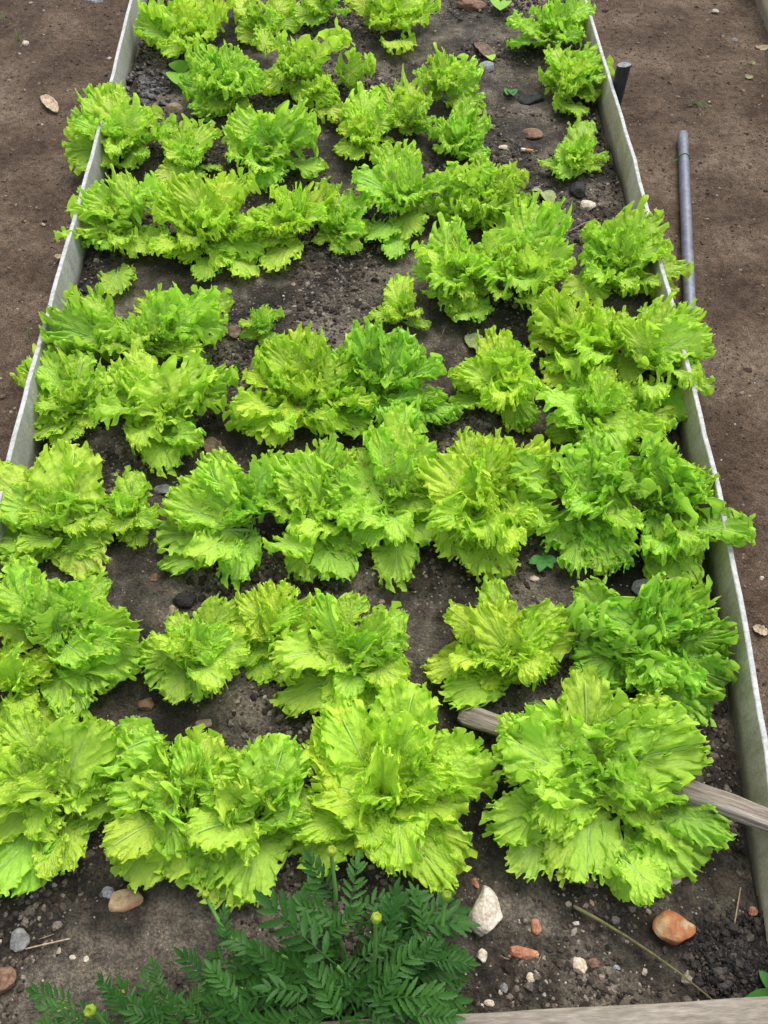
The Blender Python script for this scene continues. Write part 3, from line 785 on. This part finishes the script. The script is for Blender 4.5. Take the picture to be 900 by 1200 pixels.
def stone(name, px, py, w, h, colr, label, flat=.6, rot=None, taper=0.0, path=False, cat='stone', seed=None, sink=.40, lump=.22):
    seed = seed or px * 7 + py
    rnd = random.Random(seed)
    p = GP(px, py) if path else GH(px, py)
    ppm = FOC / ((CAM_H - p.z) / math.sin(math.atan2(CAM_H, p.y)) * 1.0) if False else None
    q = G(px + w, py, p.z); W = (q - G(px, py, p.z)).length
    q = G(px, py - h, p.z); H = (q - G(px, py, p.z)).length
    el = math.sin(math.atan2(CAM_H, p.y)); a, b = W / 2, H / 2 * (.25 + .72 * el)
    cz = min(a, b) * flat * 2 / 2 + .2 * flat * max(a, b)
    # random cutting planes give facets
    planes = []
    for _ in range(9):
        n = Vector((rnd.gauss(0, 1), rnd.gauss(0, 1), rnd.gauss(0, .8))).normalized(); planes.append((n, rnd.uniform(.62, .88)))
    V = []
    for v in SV:
        u = v.copy()
        for n, dd in planes:
            e = u.dot(n) - dd
            if e > 0: u -= n * e * .92
        u *= 1 + lump * .35 * N3(v.x * 2 + seed, v.y * 2, v.z * 2) + .02 * N3(v.x * 9, v.y * 9 + seed, v.z * 9)
        f = 1 - taper * u.y
        V.append((u.x * a * f * 1.12, u.y * b * 1.12, u.z * cz))
    me = mesh(name, V, SF, [M_ST[colr]], smooth=False)
    o = link(name, me, loc=(p.x, p.y, p.z + cz * (1 - sink * 1.6)))
    o.rotation_euler = (R(rnd.uniform(-5, 5)), R(rnd.uniform(-5, 5)), R(rot) if rot is not None else 0)
    tag(o, label, cat)
    return o
stone('stone', 570, 1068, 36, 54, 'white', 'large white pointed stone between the marigold and the orange shard', taper=.42, flat=.7)
stone('stone', 788, 1090, 46, 40, 'rust', 'rusty orange and cream broken stone in the front right soil', flat=.75)
stone('stone', 777, 1028, 40, 20, 'cream', 'long cream stone tucked under the largest lettuce', rot=-8)
stone('stone', 614, 1117, 34, 17, 'brick', 'flat orange brick coloured shard below the white pointed stone', rot=-8, flat=.5)
stone('pebble', 628, 1086, 12, 18, 'brick', 'small pinkish orange pebble above the orange shard', cat='pebble')
stone('pebble', 678, 1132, 17, 22, 'cream', 'cream angular pebble right of the orange shard', rot=20, cat='pebble')
stone('pebble', 565, 1120, 12, 17, 'white', 'small white pebble below the large pointed stone', rot=-20, cat='pebble')
stone('pebble', 622, 1146, 11, 12, 'cream', 'tiny rounded cream pebble below the orange shard', cat='pebble')
stone('pebble', 696, 1129, 12, 12, 'red', 'brownish pebble touching the right of the cream angular one', cat='pebble')
stone('stone', 146, 1056, 40, 25, 'wedge', 'tan wedge shaped stone with a reddish stripe, front left', rot=8, flat=.45, taper=.1)
stone('pebble', 128, 1046, 16, 14, 'blue', 'blue grey pebble at the tip of the tan wedge stone', cat='pebble')
stone('stone', 22, 1102, 24, 26, 'grey', 'grey round stone half buried near the left edge', sink=.5)
stone('stone', 5, 1149, 26, 32, 'red', 'pinkish brown stone cut by the left edge near the bottom')
stone('stone', 147, 862, 46, 24, 'tan', 'flat tan stone above the front row lettuces on the left', flat=.35, rot=5)
stone('pebble', 240, 848, 20, 11, 'tan', 'brown oval pebble on the black soil left of centre', cat='pebble', lump=.1)
stone('pebble', 172, 826, 18, 16, 'red', 'reddish brown pebble right of the left edge lettuces', cat='pebble')
stone('stone', 570, 80, 20, 13, 'blue', 'smooth blue grey stone at the far end of the bare soil', lump=.08)
stone('stone', 688, 243, 18, 15, 'white', 'cream white stone near the right board', lump=.1)
stone('pebble', 624, 158, 22, 17, 'red', 'flat rust brown pebble above the cigarette butt', cat='pebble', flat=.35)
stone('pebble', 590, 174, 11, 7, 'cream', 'pale chip left of the cigarette butt', cat='pebble')
stone('stone', 204, 130, 20, 14, 'tan', 'tan stone between the left board spiller and the seedling')
stone('stone', 754, 690, 26, 20, 'grey', 'dark grey stone under the curly lettuce by the right board')
stone('pebble', 882, 1068, 11, 11, 'brick', 'tiny orange pebble at the foot of the right board', cat='pebble')
stone('pebble', 497, 1106, 15, 19, 'brick', 'orange brown shard half hidden by marigold leaves', cat='pebble', rot=20)
stone('pebble', 557, 1035, 8, 14, 'brick', 'small ochre shard above the white pointed stone', cat='pebble', rot=20)
stone('pebble', 626, 679, 10, 8, 'cream', 'round pale pebble on the bare patch below the tongue leaf', cat='pebble', lump=.05)
stone('stone', 192, 574, 22, 11, 'grey', 'flat grey stone between the two middle left lettuces', flat=.35)
stone('clod', 622, 119, 28, 18, 'black', 'black clod right of the blue grey stone', cat='clod')
stone('clod', 678, 225, 20, 20, 'black', 'black clod above the cream white stone', cat='clod')
stone('clod', 218, 704, 28, 18, 'black', 'black clod on the brown soil left of centre', cat='clod')
stone('pebble', 182, 678, 12, 12, 'red', 'pink brown pebble on the soil under the spotted leaf', cat='pebble')
stone('pebble', 202, 716, 9, 13, 'tan', 'tan pebble beside the black clod on the brown soil', cat='pebble')
stone('stone', 552, 8, 34, 18, 'red', 'brown stone at the very top beside the far seedling', flat=.4)
stone('pebble', 573, 1176, 12, 9, 'white', 'white pebble by the near board', cat='pebble')
stone('pebble', 590, 1158, 9, 12, 'grey', 'grey pebble above the near board', cat='pebble')
stone('pebble', 86, 1122, 8, 6, 'white', 'left one of two tiny white pebbles near the bottom left', cat='pebble')
stone('pebble', 101, 1124, 6, 8, 'white', 'right one of two tiny white pebbles near the bottom left', cat='pebble')
stone('pebble', 145, 1160, 8, 9, 'brick', 'small pinkish pebble above the leftmost marigold bud', cat='pebble')
stone('pebble', 722, 1123 + 12, 8, 8, 'blue', 'tiny light pebble left of the weed stalk', cat='pebble')
stone('pebble', 30, 55 - 3, 9, 7, 'cream', 'tiny yellowish pebble on the left path near the top', path=True, cat='pebble')
stone('pebble', 838, 14, 8, 5, 'white', 'white pebble on the right path near the top', path=True, cat='pebble')
stone('pebble', 860, 49, 8, 7, 'grey', 'round grey pebble on the right path', path=True, cat='pebble')
stone('pebble', 892, 115, 6, 7, 'brick', 'tiny orange pebble on the right path near the edge', path=True, cat='pebble')
stone('pebble', 112, 3, 16, 8, 'blue', 'blue grey pebble on the left path at the top', path=True, cat='pebble')
# wet shiny clods by the left board and the dark peat pile bottom right: stuff
P = []; S = []
for _ in range(260):
    px, py = random.gauss(175, 20), random.gauss(100, 16)
    p = GH(px, py); P.append((p.x, p.y, p.z + random.uniform(-.003, .004))); S.append(min(.016, random.lognormvariate(-5.3, .5)))
M_WET = mat_island('wet_clod', [(0, (.025, .022, .020)), (1, (.085, .075, .066))], .5, .5, .006, 90)
scatter('wet_clods', P, np.array(S), M_WET, label='shiny dark wet clods heaped beside the far left board')
P = []; S = []
M_PEAT = mat_island('peat', [(0, (.008, .007, .006)), (.6, (.024, .020, .017)), (1, (.065, .054, .044))], .8, .3, .004, 120)
while len(P) < 5000:
    px, py = random.gauss(872, 26), random.gauss(1128, 22)
    if py > 1176 or px > 925: continue
    p = GH(px, py); k = max(0, 1 - math.hypot(px - 868, (py - 1132)) / 70)
    P.append((p.x, p.y, p.z + random.uniform(.2, 1) * .022 * k)); S.append(min(.007, random.lognormvariate(-6.35, .55)))
scatter('peat_pile', P, np.array(S), M_PEAT, label='black peaty soil heaped in the near right corner of the bed')

# ------------------------------------------------------------------ dead leaves
def dead_leaf(px, py, w, h, rot, mat, label, path=False, name='dead_leaf', curl=.35):
    p = GP(px, py, .004) if path else GH(px, py, .004)
    W = (G(px + w, py, p.z) - G(px, py, p.z)).length / 2; H = (G(px, py - h, p.z) - G(px, py, p.z)).length / 2
    V = []; F = []; n, m = 14, 8; sd = px + py
    for j in range(n + 1):
        t = j / n * 2 - 1
        wd = (1 - abs(t) ** 2.2) ** .6 * (1 + .3 * N3(t * 4, sd, 0))
        for i in range(m + 1):
            s = i / m * 2 - 1
            x = s * wd * W * (1 + .12 * N3(t * 7, s * 3, sd)); y = t * H
            V.append((x, y, curl * (s * s) * wd * min(W, H) + .25 * min(W, H) * N3(s * 2, t * 2.5, sd) + .004))
    for j in range(n):
        for i in range(m):
            a = j * (m + 1) + i; F.append((a, a + 1, a + m + 2, a + m + 1))
    o = link(name, mesh(name, V, F, [mat]), loc=p)
    o.rotation_euler = (0, 0, R(rot))
    md = o.modifiers.new('t', 'SOLIDIFY'); md.thickness = .0006
    tag(o, label, 'leaf')
dead_leaf(59, 123, 14, 24, 35, M_DRY, 'pale dry curled leaf lying on the left path', True)
dead_leaf(252, 528, 20, 34, 40, M_DRYB, 'brown withered leaf beside the wide ribbed lettuce leaf')
dead_leaf(568, 62, 16, 24, 25, M_DRYB, 'torn pinkish brown leaf scrap above the blue grey stone')
dead_leaf(520, 882, 22, 20, 20, M_PALE, 'wilted pale green leaf between the stick and the front row')
dead_leaf(632, 838, 34, 26, -50, M_PALE, 'wilted grey green leaf lying on the wooden stick')
dead_leaf(775, 514, 14, 34, 5, M_DRYB, 'brown withered leaf under the lettuce by the right board')
dead_leaf(240, 425, 18, 20, 0, M_PALE, 'bleached leaf scrap behind the middle left lettuce', curl=.6)
dead_leaf(275, 390, 14, 16, 10, M_DRYB, 'grey brown leaf scrap left of the small single lettuce')
dead_leaf(556, 403, 22, 22, 30, M_PALE, 'dull green cast off leaf left of the yellow green lettuce')
dead_leaf(75, 1180, 14, 16, -30, M_DRY, 'grey curled scrap at the bottom left above the near board')
dead_leaf(70, 302, 10, 5, 0, M_DRY, 'tiny pale scrap against the outside of the left board', True)
dead_leaf(890, 740, 12, 16, 60, M_DRY, 'dark dry scrap on the path outside the right board', True)
dead_leaf(892, 58, 16, 6, 10, M_DRY, 'brown scrap at the foot of the neighbouring bed', True)
dead_leaf(880, 76, 9, 4, 40, M_PALE, 'upper one of two pale flakes near the right edge of the path', True)
dead_leaf(877, 92, 9, 5, -40, M_PALE, 'lower one of two pale flakes near the right edge of the path', True)

# ------------------------------------------------------------------ wooden stick
def build_stick():
    A, B = GH(538, 840), G(905, 966, .075)
    B = B + (B - A) * .10
    A = A + Vector((0, 0, .016)); n = 48; m = 14
    path = [A.lerp(B, i / n) + Vector((0, .006 * math.sin(i / n * 3.1), .0015 * N3(i * .3, 0, 0))) for i in range(n + 1)]
    rad = [.0165 * (1 + .10 * N3(i * .22, 4, 4)) * (.72 if i == 0 else 1) for i in range(n + 1)]
    V = []; F = []
    t = (B - A).normalized(); u = t.cross(Vector((0, 0, 1))).normalized(); v = u.cross(t)
    for i, p in enumerate(path):
        for k in range(m * 2):
            a = math.pi * k / m
            r = rad[i] * (1 + .10 * N3(math.cos(a) * 2.2, math.sin(a) * 2.2, i * .03) + .07 * N3(k * 2.7, i * .06, 9) - (.12 if k % 7 == 3 and N3(i * .09, k, 2) > 0 else 0))
            V.append(p + u * math.cos(a) * r + v * math.sin(a) * r * .8 - p * 0)
    q = m * 2
    for i in range(n):
        for k in range(q):
            a = i * q + k; b = i * q + (k + 1) % q
            F.append((a, b, b + q, a + q))
    F.append(tuple(range(q))[::-1]); F.append(tuple(n * q + k for k in range(q)))
    # local frame along x so the grain follows the stick
    M = Matrix((t, u, v)).transposed().to_4x4(); M.translation = A
    Mi = M.inverted()
    o = link('wooden_stick', mesh('wooden_stick', [Mi @ w for w in V], F, [M_WOOD]))
    o.matrix_world = M
    tag(o, 'weathered grey brown wooden stick lying under the largest lettuce and over the right board', 'stick')
build_stick()

# ------------------------------------------------------------------ grey pipe and dark post outside the right board
pipe = link('plastic_pipe', None)
a = GP(800, 158, .016); b = GP(811, 425, .014)
pipe.location = a
tag(pipe, 'grey plastic pipe lying on the path outside the right board', 'pipe')
n = 24; path = [(b - a) * (i / n) for i in range(n + 1)]
V, F = tube(path, [.0128] * (n + 1), 20)
F = F[:-2]
Vi, Fi = tube(path, [.0106] * (n + 1), 20); Fi = [f[::-1] for f in Fi[:-2]]
off = len(V); V += Vi; F += [tuple(i + off for i in f) for f in Fi]
for e in (0, n):
    for k in range(20):
        p0, p1 = e * 20 + k, e * 20 + (k + 1) % 20
        F.append((p0, p0 + off, p1 + off, p1) if e == 0 else (p0, p1, p1 + off, p0 + off))
link('pipe_body', mesh('pipe_body', V, F, [M_PIPE]), pipe)
V = []; F = []
dirn = (b - a).normalized(); u = dirn.cross(Vector((0, 0, 1))).normalized(); v = u.cross(dirn)
q0 = G(801, 184, PATH_Z + .02) ; s_ = (q0 - a).dot(dirn)
ring = [dirn * (s_ + .0012 * math.sin(3 * t)) + (u * math.cos(t) + v * math.sin(t)) * .0138 for t in [2 * math.pi * k / 24 for k in range(25)]]
V, F = tube(ring, [.0012] * 25, 5)
tail = [ring[12] + Vector((-.012 * k, .004 * k - .002 * k * k, .001)) for k in range(5)]
V, F = merge([(V, F), tube(tail, [.0011] * 5, 5)])
link('string', mesh('string', V, F, [M_WEED]), pipe)

post = link('dark_post', None)
tp = G(722, 76, .12)
post.location = (tp.x + .020, tp.y, PATH_Z)
tag(post, 'short black post with worn grey top outside the right board', 'post')
path = [Vector((0, 0, -.08 + (.12 - PATH_Z + .08) * i / 8)) for i in range(9)]
V = []; F = []
for i, p in enumerate(path):
    for k in range(16):
        aa = 2 * math.pi * k / 16; r = .0172 * (1 + .06 * N3(k, i * .3, 2))
        V.append((math.cos(aa) * r, math.sin(aa) * r, p.z + (.004 * math.cos(aa + 1) if i == 8 else 0)))
for i in range(8):
    for k in range(16):
        x, y = i * 16 + k, i * 16 + (k + 1) % 16; F.append((x, y, y + 16, x + 16))
link('post_shaft', mesh('post_shaft', V, F, [M_DARK]), post)
V = [(0, 0, .145)]; F = []
for rr in (.5, 1.0):
    for k in range(16):
        aa = 2 * math.pi * k / 16; r = .0171 * rr
        V.append((math.cos(aa) * r, math.sin(aa) * r, .1405 + .004 * math.cos(aa + 1) * rr + (.004 * N3(k * .9, rr * 3, 1) if rr < 1 else 0)))
for k in range(16):
    F.append((0, 1 + k, 1 + (k + 1) % 16)); F.append((1 + k, 17 + k, 17 + (k + 1) % 16, 1 + (k + 1) % 16))
link('post_top', mesh('post_top', V, F, [M_POSTTOP]), post)

# ------------------------------------------------------------------ cigarette butt
butt = link('cigarette_butt', None)
pb = GH(617, 176, .005); butt.location = pb
butt.rotation_euler = (0, 0, R(-14))
tag(butt, 'cigarette butt with tan filter lying on the soil near the right board', 'cigarette butt')
V, F = tube([Vector((x, 0, 0)) for x in (-.003, .006, .016)], [.0038, .004, .0038], 12); link('filter', mesh('filter', V, F, [M_FILTER]), butt)
V, F = tube([Vector((x, 0, 0)) for x in (-.014, -.008, -.0032)], [.0034, .0038, .0037], 12, .2); link('paper', mesh('paper', V, F, [M_WHITE]), butt)
V, F = tube([Vector((x, 0, 0)) for x in (-.018, -.0142)], [.0022, .0033], 9, .3); link('ash', mesh('ash', V, F, [M_DARK]), butt)

# ------------------------------------------------------------------ stalks on the ground
def stalk(name, pts, r0, r1, mat, label, cat):
    P = [GH(x, y, .004 + up) for x, y, up in pts]
    Q = []
    for i in range(len(P) - 1):
        for k in range(5): Q.append(P[i].lerp(P[i + 1], k / 5))
    Q.append(P[-1]); n = len(Q)
    base = Q[0].copy()
    V, F = tube([q - base for q in Q], [r0 + (r1 - r0) * i / n for i in range(n)], 7, .15)
    o = link(name, mesh(name, V, F, [mat]), loc=base); tag(o, label, cat)
M_STALK = mat_rough('green_brown_stalk', [(.3, (.06, .055, .025)), (.5, (.11, .115, .04)), (.7, (.15, .11, .06))], 30, .7, .001)
stalk('weed_stalk', [(840, 1176, .004), (800, 1143, .01), (765, 1118, .012), (735, 1098, .014), (705, 1080, .012), (672, 1062, .004)], .0011, .0028, M_STALK, 'thin bent green brown stalk lying left of the rusty stone', 'stalk')
stalk('root', [(30, 1112, .002), (55, 1106, .004), (82, 1100, .002)], .0012, .0010, M_DRY, 'thin pale root on the soil near the bottom left', 'root')
stalk('twig', [(868, 1040, .003), (862, 1075, .005), (858, 1100, .002)], .0010, .0008, M_LITTER, 'hair thin dry twig near the foot of the right board', 'twig')
stalk('twig', [(666, 272, .003), (684, 262, .006), (702, 256, .003)], .0018, .0012, M_LITTER, 'short dry twig below the cream white stone', 'twig')

# ------------------------------------------------------------------ marigold
def leaflet(L, w, serr=5, fold=.25, seed=0):
    """narrow toothed leaflet along +y"""
    n = serr * 2; V = []; F = []
    for i in range(n + 1):
        t = i / n
        wd = w * (math.sin(math.pi * min(1, t * .94 + .03)) ** .75) * (1 - .25 * t) * (1.12 if i % 2 else .84)
        if i == n: wd = 0.0002
        y = t * L; z = -.18 * L * t * t + .03 * L * N3(t * 3, seed, 0)
        V += [(-wd, y + (.02 * L if i % 2 else 0), z + fold * wd), (0, y, z), (wd, y + (.02 * L if i % 2 else 0), z + fold * wd)]
    for i in range(n):
        a = i * 3; F += [(a, a + 1, a + 4, a + 3), (a + 1, a + 2, a + 5, a + 4)]
    return [Vector(v) for v in V], F
def compound(seed):
    rnd = random.Random(seed); parts = []
    n = rnd.choice((6, 7, 7))
    prof = lambda y: .16 * math.sin(y * 2.2) * 1.0 - .10 * y * y
    pts = [Vector((0, y, prof(y))) for y in [i / 10 * .8 for i in range(11)]]
    parts.append(tube(pts, [.011 * (1 - .7 * i / 10) for i in range(11)], 5))
    for k in range(n):
        y = .16 + .60 * k / (n - 1)
        for s in (-1, 1):
            L = (.29 if 0 < k < n - 1 else .22) * rnd.uniform(.88, 1.12)
            v, f = leaflet(L, .040 * rnd.uniform(.85, 1.15), 5, .3, seed + k)
            rot = Matrix.Rotation(-s * R(rnd.uniform(46, 60) - k * 3), 3, 'Z') @ Matrix.Rotation(R(rnd.uniform(-24, 26)), 3, 'X')
            o = Vector((0, y + rnd.uniform(-.012, .012), prof(y)))
            parts.append(([rot @ p + o for p in v], f))
    v, f = leaflet(.30, .055, 5, .3, seed); o = Vector((0, .78, prof(.78)))
    parts.append(([p + o for p in v], f))
    V, F = merge(parts)
    return mesh('leaf', V, F, [M_MARI])
CL_ = [compound(900 + i) for i in range(7)]
mari = link('marigold', None)
mb = GH(420, 1165); mari.location = mb
tag(mari, 'dark green marigold plant with feathery toothed leaves and closed buds at front centre', 'marigold')
def mleaf(bp, tp_, zb, zt, parent, origin, seed):
    rnd = random.Random(seed)
    A = G(bp[0], bp[1], zb); B = G(tp_[0], tp_[1], zt)
    d = B - A; L = d.length / 1.05
    o = link('leaf', rnd.choice(CL_), parent)
    y = d.normalized(); x = y.cross(Vector((0, 0, 1)))
    if x.length < .05: x = Vector((1, 0, 0))
    x.normalize(); z = x.cross(y)
    M = Matrix((x, y, z)).transposed().to_4x4() @ Matrix.Rotation(R(rnd.uniform(-32, 32)), 4, 'Y')
    M = M @ Matrix.Scale(L, 4); M.translation = A - origin
    o.matrix_local = M
def mstem(pts, r0, r1, parent, origin, name='stem'):
    Q = []
    for i in range(len(pts) - 1):
        for k in range(5): Q.append(pts[i].lerp(pts[i + 1], k / 5) - origin)
    Q.append(pts[-1] - origin); n = len(Q)
    V, F = tube(Q, [r0 + (r1 - r0) * i / n for i in range(n)], 8, .06)
    return link(name, mesh(name, V, F, [M_STEM]), parent)
def bud(p, s, tilt, parent, origin, opening=True):
    V = []; F = []; m = 14; prof = [(.45, 0), (.75, .25), (1.0, .8), (1.0, 1.35), (.82, 1.9), (.62, 2.2), (.42, 2.0), (.15, 1.9)]
    for i, (r, z) in enumerate(prof):
        for k in range(m):
            a = 2 * math.pi * k / m; rr = r * (1 + (.10 if k % 2 else -.06) * (1 if i > 1 else .2))
            zz = z + (.22 if (k % 2 and i in (4, 5)) else 0)
            V.append((rr * s * math.cos(a), rr * s * math.sin(a), zz * s))
    for i in range(len(prof) - 1):
        for k in range(m):
            a = i * m + k; b2 = i * m + (k + 1) % m; F.append((a, b2, b2 + m, a + m))
    F.append(tuple((len(prof) - 1) * m + k for k in range(m)))
    me = mesh('bud', V, F, [M_BUD, M_BUDY], smooth=True)
    me.polygons.foreach_set('material_index', [1 if i >= m * 4 else 0 for i in range(len(me.polygons))])
    o = link('bud', me, parent, p - origin); o.rotation_euler = tilt
    return o
for px, py, z, sx, sy in ((440, 1078, .20, 432, 1150), (522, 1052, .15, 505, 1120), (388, 1000, .17, 392, 1085), (241, 1050, .05, 262, 1095)):
    top = G(px, py, z); foot = Vector((G(sx, sy, .08).x, G(sx, sy, .08).y, .06))
    mid = top.lerp(foot, .5) + Vector((.004, -.004, .012))
    mstem([mb.lerp(foot, .1), foot, mid, top], .0034, .0022, mari, mb)
    bud(top, .0062 if px != 241 else .0052, (R(-10), R(8), 0), mari, mb)
named = [((395, 1132), (300, 1045)), ((445, 1169), (535, 1166)), ((370, 1168), (296, 1160)), ((505, 1124), (562, 1130)), ((264, 1106), (264, 1058)),
 ((262, 1158), (206, 1110)), ((190, 1165), (176, 1120)), ((500, 1102), (478, 1035)), ((396, 1060), (356, 995)), ((408, 1075), (420, 998)),
 ((455, 1110), (470, 1030)), ((385, 1100), (330, 1075)), ((420, 1130), (470, 1085)), ((340, 1150), (290, 1100)), ((470, 1140), (520, 1100)),
 ((350, 1190), (280, 1195)), ((400, 1200), (360, 1120)), ((480, 1190), (545, 1195)), ((440, 1195), (470, 1130)), ((300, 1190), (235, 1165)), ((280, 1180), (240, 1125))]
sd_ = 0
for bp, tp_ in named:
    rnd = random.Random(sd_); zb = rnd.uniform(.10, .15)
    mleaf(bp, tp_, zb, zb + rnd.uniform(-.01, .02), mari, mb, sd_); sd_ += 1
rnd = random.Random(77)
for k in range(90):
    ex = rnd.uniform(255, 525); ey = rnd.uniform(1060, 1215)
    if ex < 330 and ey < 1110: continue
    if ex > 490 and ey < 1070: continue
    ang = math.atan2(ey - 1150, ex - 400) + rnd.uniform(-.9, .9); l = rnd.uniform(60, 95)
    zb = rnd.uniform(.03, .115)
    mleaf((ex - math.cos(ang) * l * .5, ey - math.sin(ang) * l * .5), (ex + math.cos(ang) * l * .5, ey + math.sin(ang) * l * .5), zb, zb + rnd.uniform(-.03, .01), mari, mb, 100 + k)
for tx, ty in ((330, 1120), (395, 1132), (450, 1168), (370, 1168), (500, 1120), (262, 1158)):
    t_ = G(tx, ty, .10); mstem([mb, mb.lerp(t_, .5) + Vector((0, 0, .02)), t_], .0036, .002, mari, mb)
# second smaller plant at the bottom left
m2 = link('marigold', None); m2b = GH(150, 1215); m2.location = m2b
tag(m2, 'small marigold at the bottom left with one round yellow green bud', 'marigold')
top = G(108, 1183, .14); mstem([m2b, m2b.lerp(top, .5) + Vector((0, 0, .03)), top], .003, .002, m2, m2b); bud(top, .0066, (R(10), 0, 0), m2, m2b)
for k, (bp, tp_) in enumerate([((160, 1200), (124, 1152)), ((110, 1200), (62, 1188)), ((180, 1205), (150, 1165)), ((130, 1210), (95, 1170)), ((215, 1205), (190, 1150)), ((200, 1200), (140, 1185)), ((240, 1205), (210, 1170)), ((90, 1215), (40, 1196)), ((170, 1215), (175, 1160))]):
    mleaf(bp, tp_, .09, .11, m2, m2b, 300 + k)

rnd = random.Random(31)
for k in range(26):
    ex = rnd.uniform(60, 262); ey = rnd.uniform(1162, 1225) - (8 if ex > 180 else 0)
    if math.hypot(ex - 108, ey - 1183) < 24: continue
    ang = math.atan2(ey - 1215, ex - 150) + rnd.uniform(-.8, .8); l = rnd.uniform(42, 72); zb = rnd.uniform(.03, .10)
    mleaf((ex - math.cos(ang) * l * .5, ey - math.sin(ang) * l * .5), (ex + math.cos(ang) * l * .5, ey + math.sin(ang) * l * .5), zb, zb + rnd.uniform(-.02, .015), m2, m2b, 400 + k)

# ------------------------------------------------------------------ small weeds, seedlings, grass
def oval(L, w, mat, name='leaf'):
    V = []; F = []
    for i in range(9):
        t = i / 8; wd = w * math.sin(math.pi * min(1, t * .95 + .04)) ** .7 if i < 8 else .0002
        z = .12 * L * math.sin(t * 3)
        V += [(-wd, t * L, z + .25 * wd), (0, t * L, z), (wd, t * L, z + .25 * wd)]
    for i in range(8):
        a = i * 3; F += [(a, a + 1, a + 4, a + 3), (a + 1, a + 2, a + 5, a + 4)]
    return mesh(name, V, F, [mat])
def weed(px, py, leaves, mat, label, wr=.38, up=.012, name='weed'):
    base = GH(px, py); root = link(name, None, loc=base); tag(root, label, 'weed')
    s = (G(px + 10, py, 0) - G(px, py, 0)).length / 10
    for (dx, dy) in leaves:
        t = G(px + dx, py + dy, base.z + up); d = t - base - Vector((0, 0, up)); L = d.length
        o = link('leaf', oval(L, L * wr, mat), root); o.location = (0, 0, up * .5)
        o.rotation_euler = (R(8), 0, math.atan2(d.y, d.x) - math.pi / 2)
    V, F = tube([Vector((0, 0, -.004)), Vector((0, 0, up * .6))], [.0016, .0012], 6)
    link('stem', mesh('stem', V, F, [M_STEM]), root)
weed(492, 622, [(-12, -8), (18, 6), (6, 14), (-6, 12), (10, -10)], M_WEED, 'dark oval leaved weed in the gap between mid row lettuces')
weed(636, 656, [(-16, 4), (18, 2), (4, -12), (-4, 14), (12, 10)], M_WEED, 'small oval leaved weed right of the tongue leaf', .30)
weed(548, 520, [(-8, -5), (9, -3), (0, 9), (6, 7), (-7, 6)], M_WEED, 'tiny green weed above the yellowish middle row lettuce')
weed(200, 440 - 300, [(0, 1)], M_WEED, 'minute weed shoot beside the tan stone', .3)
weed(908, 1170, [(-38, 6), (-16, -34), (-18, -8), (4, -28), (-14, 24), (12, 8)], M_WEED, 'bright narrow leaved weed at the bottom right corner', .24, .03)
weed(215, 90, [(-14, -18), (4, -20), (-2, 14), (-10, -8)], M_SEED, 'tiny pale seedling beside the shiny dark clods', .42, .02, 'seedling')
weed(586, 6, [(-8, -6), (8, -5), (0, 8)], M_SEED, 'tiny bright seedling at the top on the bare soil', .45, .015, 'seedling')
weed(572, 388 - 320, [(5, 3)], M_SEED, 'minute seedling above the blue grey stone', .4)
weed(598, 108, [(-4, 3), (4, 4)], M_WEED, 'minute green sprout beside the black clod', .4)
weed(636, 226, [(16, 8), (-14, -2), (10, 20)], M_PALE, 'wilted pale sprout lying above the cream white stone', .22, .006)
def grass(px, py, blades, label, path=True, mat=M_WEED):
    base = GP(px, py) if path else GH(px, py)
    root = link('grass_tuft', None, loc=base); tag(root, label, 'grass')
    rnd = random.Random(px)
    for dx, dy in blades:
        t = G(px + dx, py + dy, base.z + .008) - base
        V = []; F = []
        for i in range(8):
            f = i / 7; c = t * f + Vector((0, 0, .014 * math.sin(f * 3))); w = .0013 * (1 - f * .85)
            n = Vector((-t.y, t.x, 0)).normalized() * w
            V += [c - n, c + Vector((0, 0, .0006)), c + n]
        for i in range(7):
            a = i * 3; F += [(a, a + 1, a + 4, a + 3), (a + 1, a + 2, a + 5, a + 4)]
        link('blade', mesh('blade', V, F, [mat]), root)
grass(815, 122, [(-18, -4), (-12, 2), (14, 4), (22, 20), (-10, -8), (18, 8), (10, 12)], 'wisp of green grass on the right path above the grey pipe')
grass(5, 28, [(-1, -14), (2, -8), (4, -3)], 'sparse grass wisp on the left path at the top left', True)
grass(22, 48, [(-3, -12), (4, -8), (-6, 3), (6, 2)], 'sparse grass wisp beside the tiny yellowish pebble', True)
grass(35, 398, [(0, -14), (2, -10)], 'single grass shoot on the left path outside the board', True)
grass(280, 460 - 25, [(2, -10), (5, -6), (-4, -8)], 'grass shoot between two middle left lettuces', False)
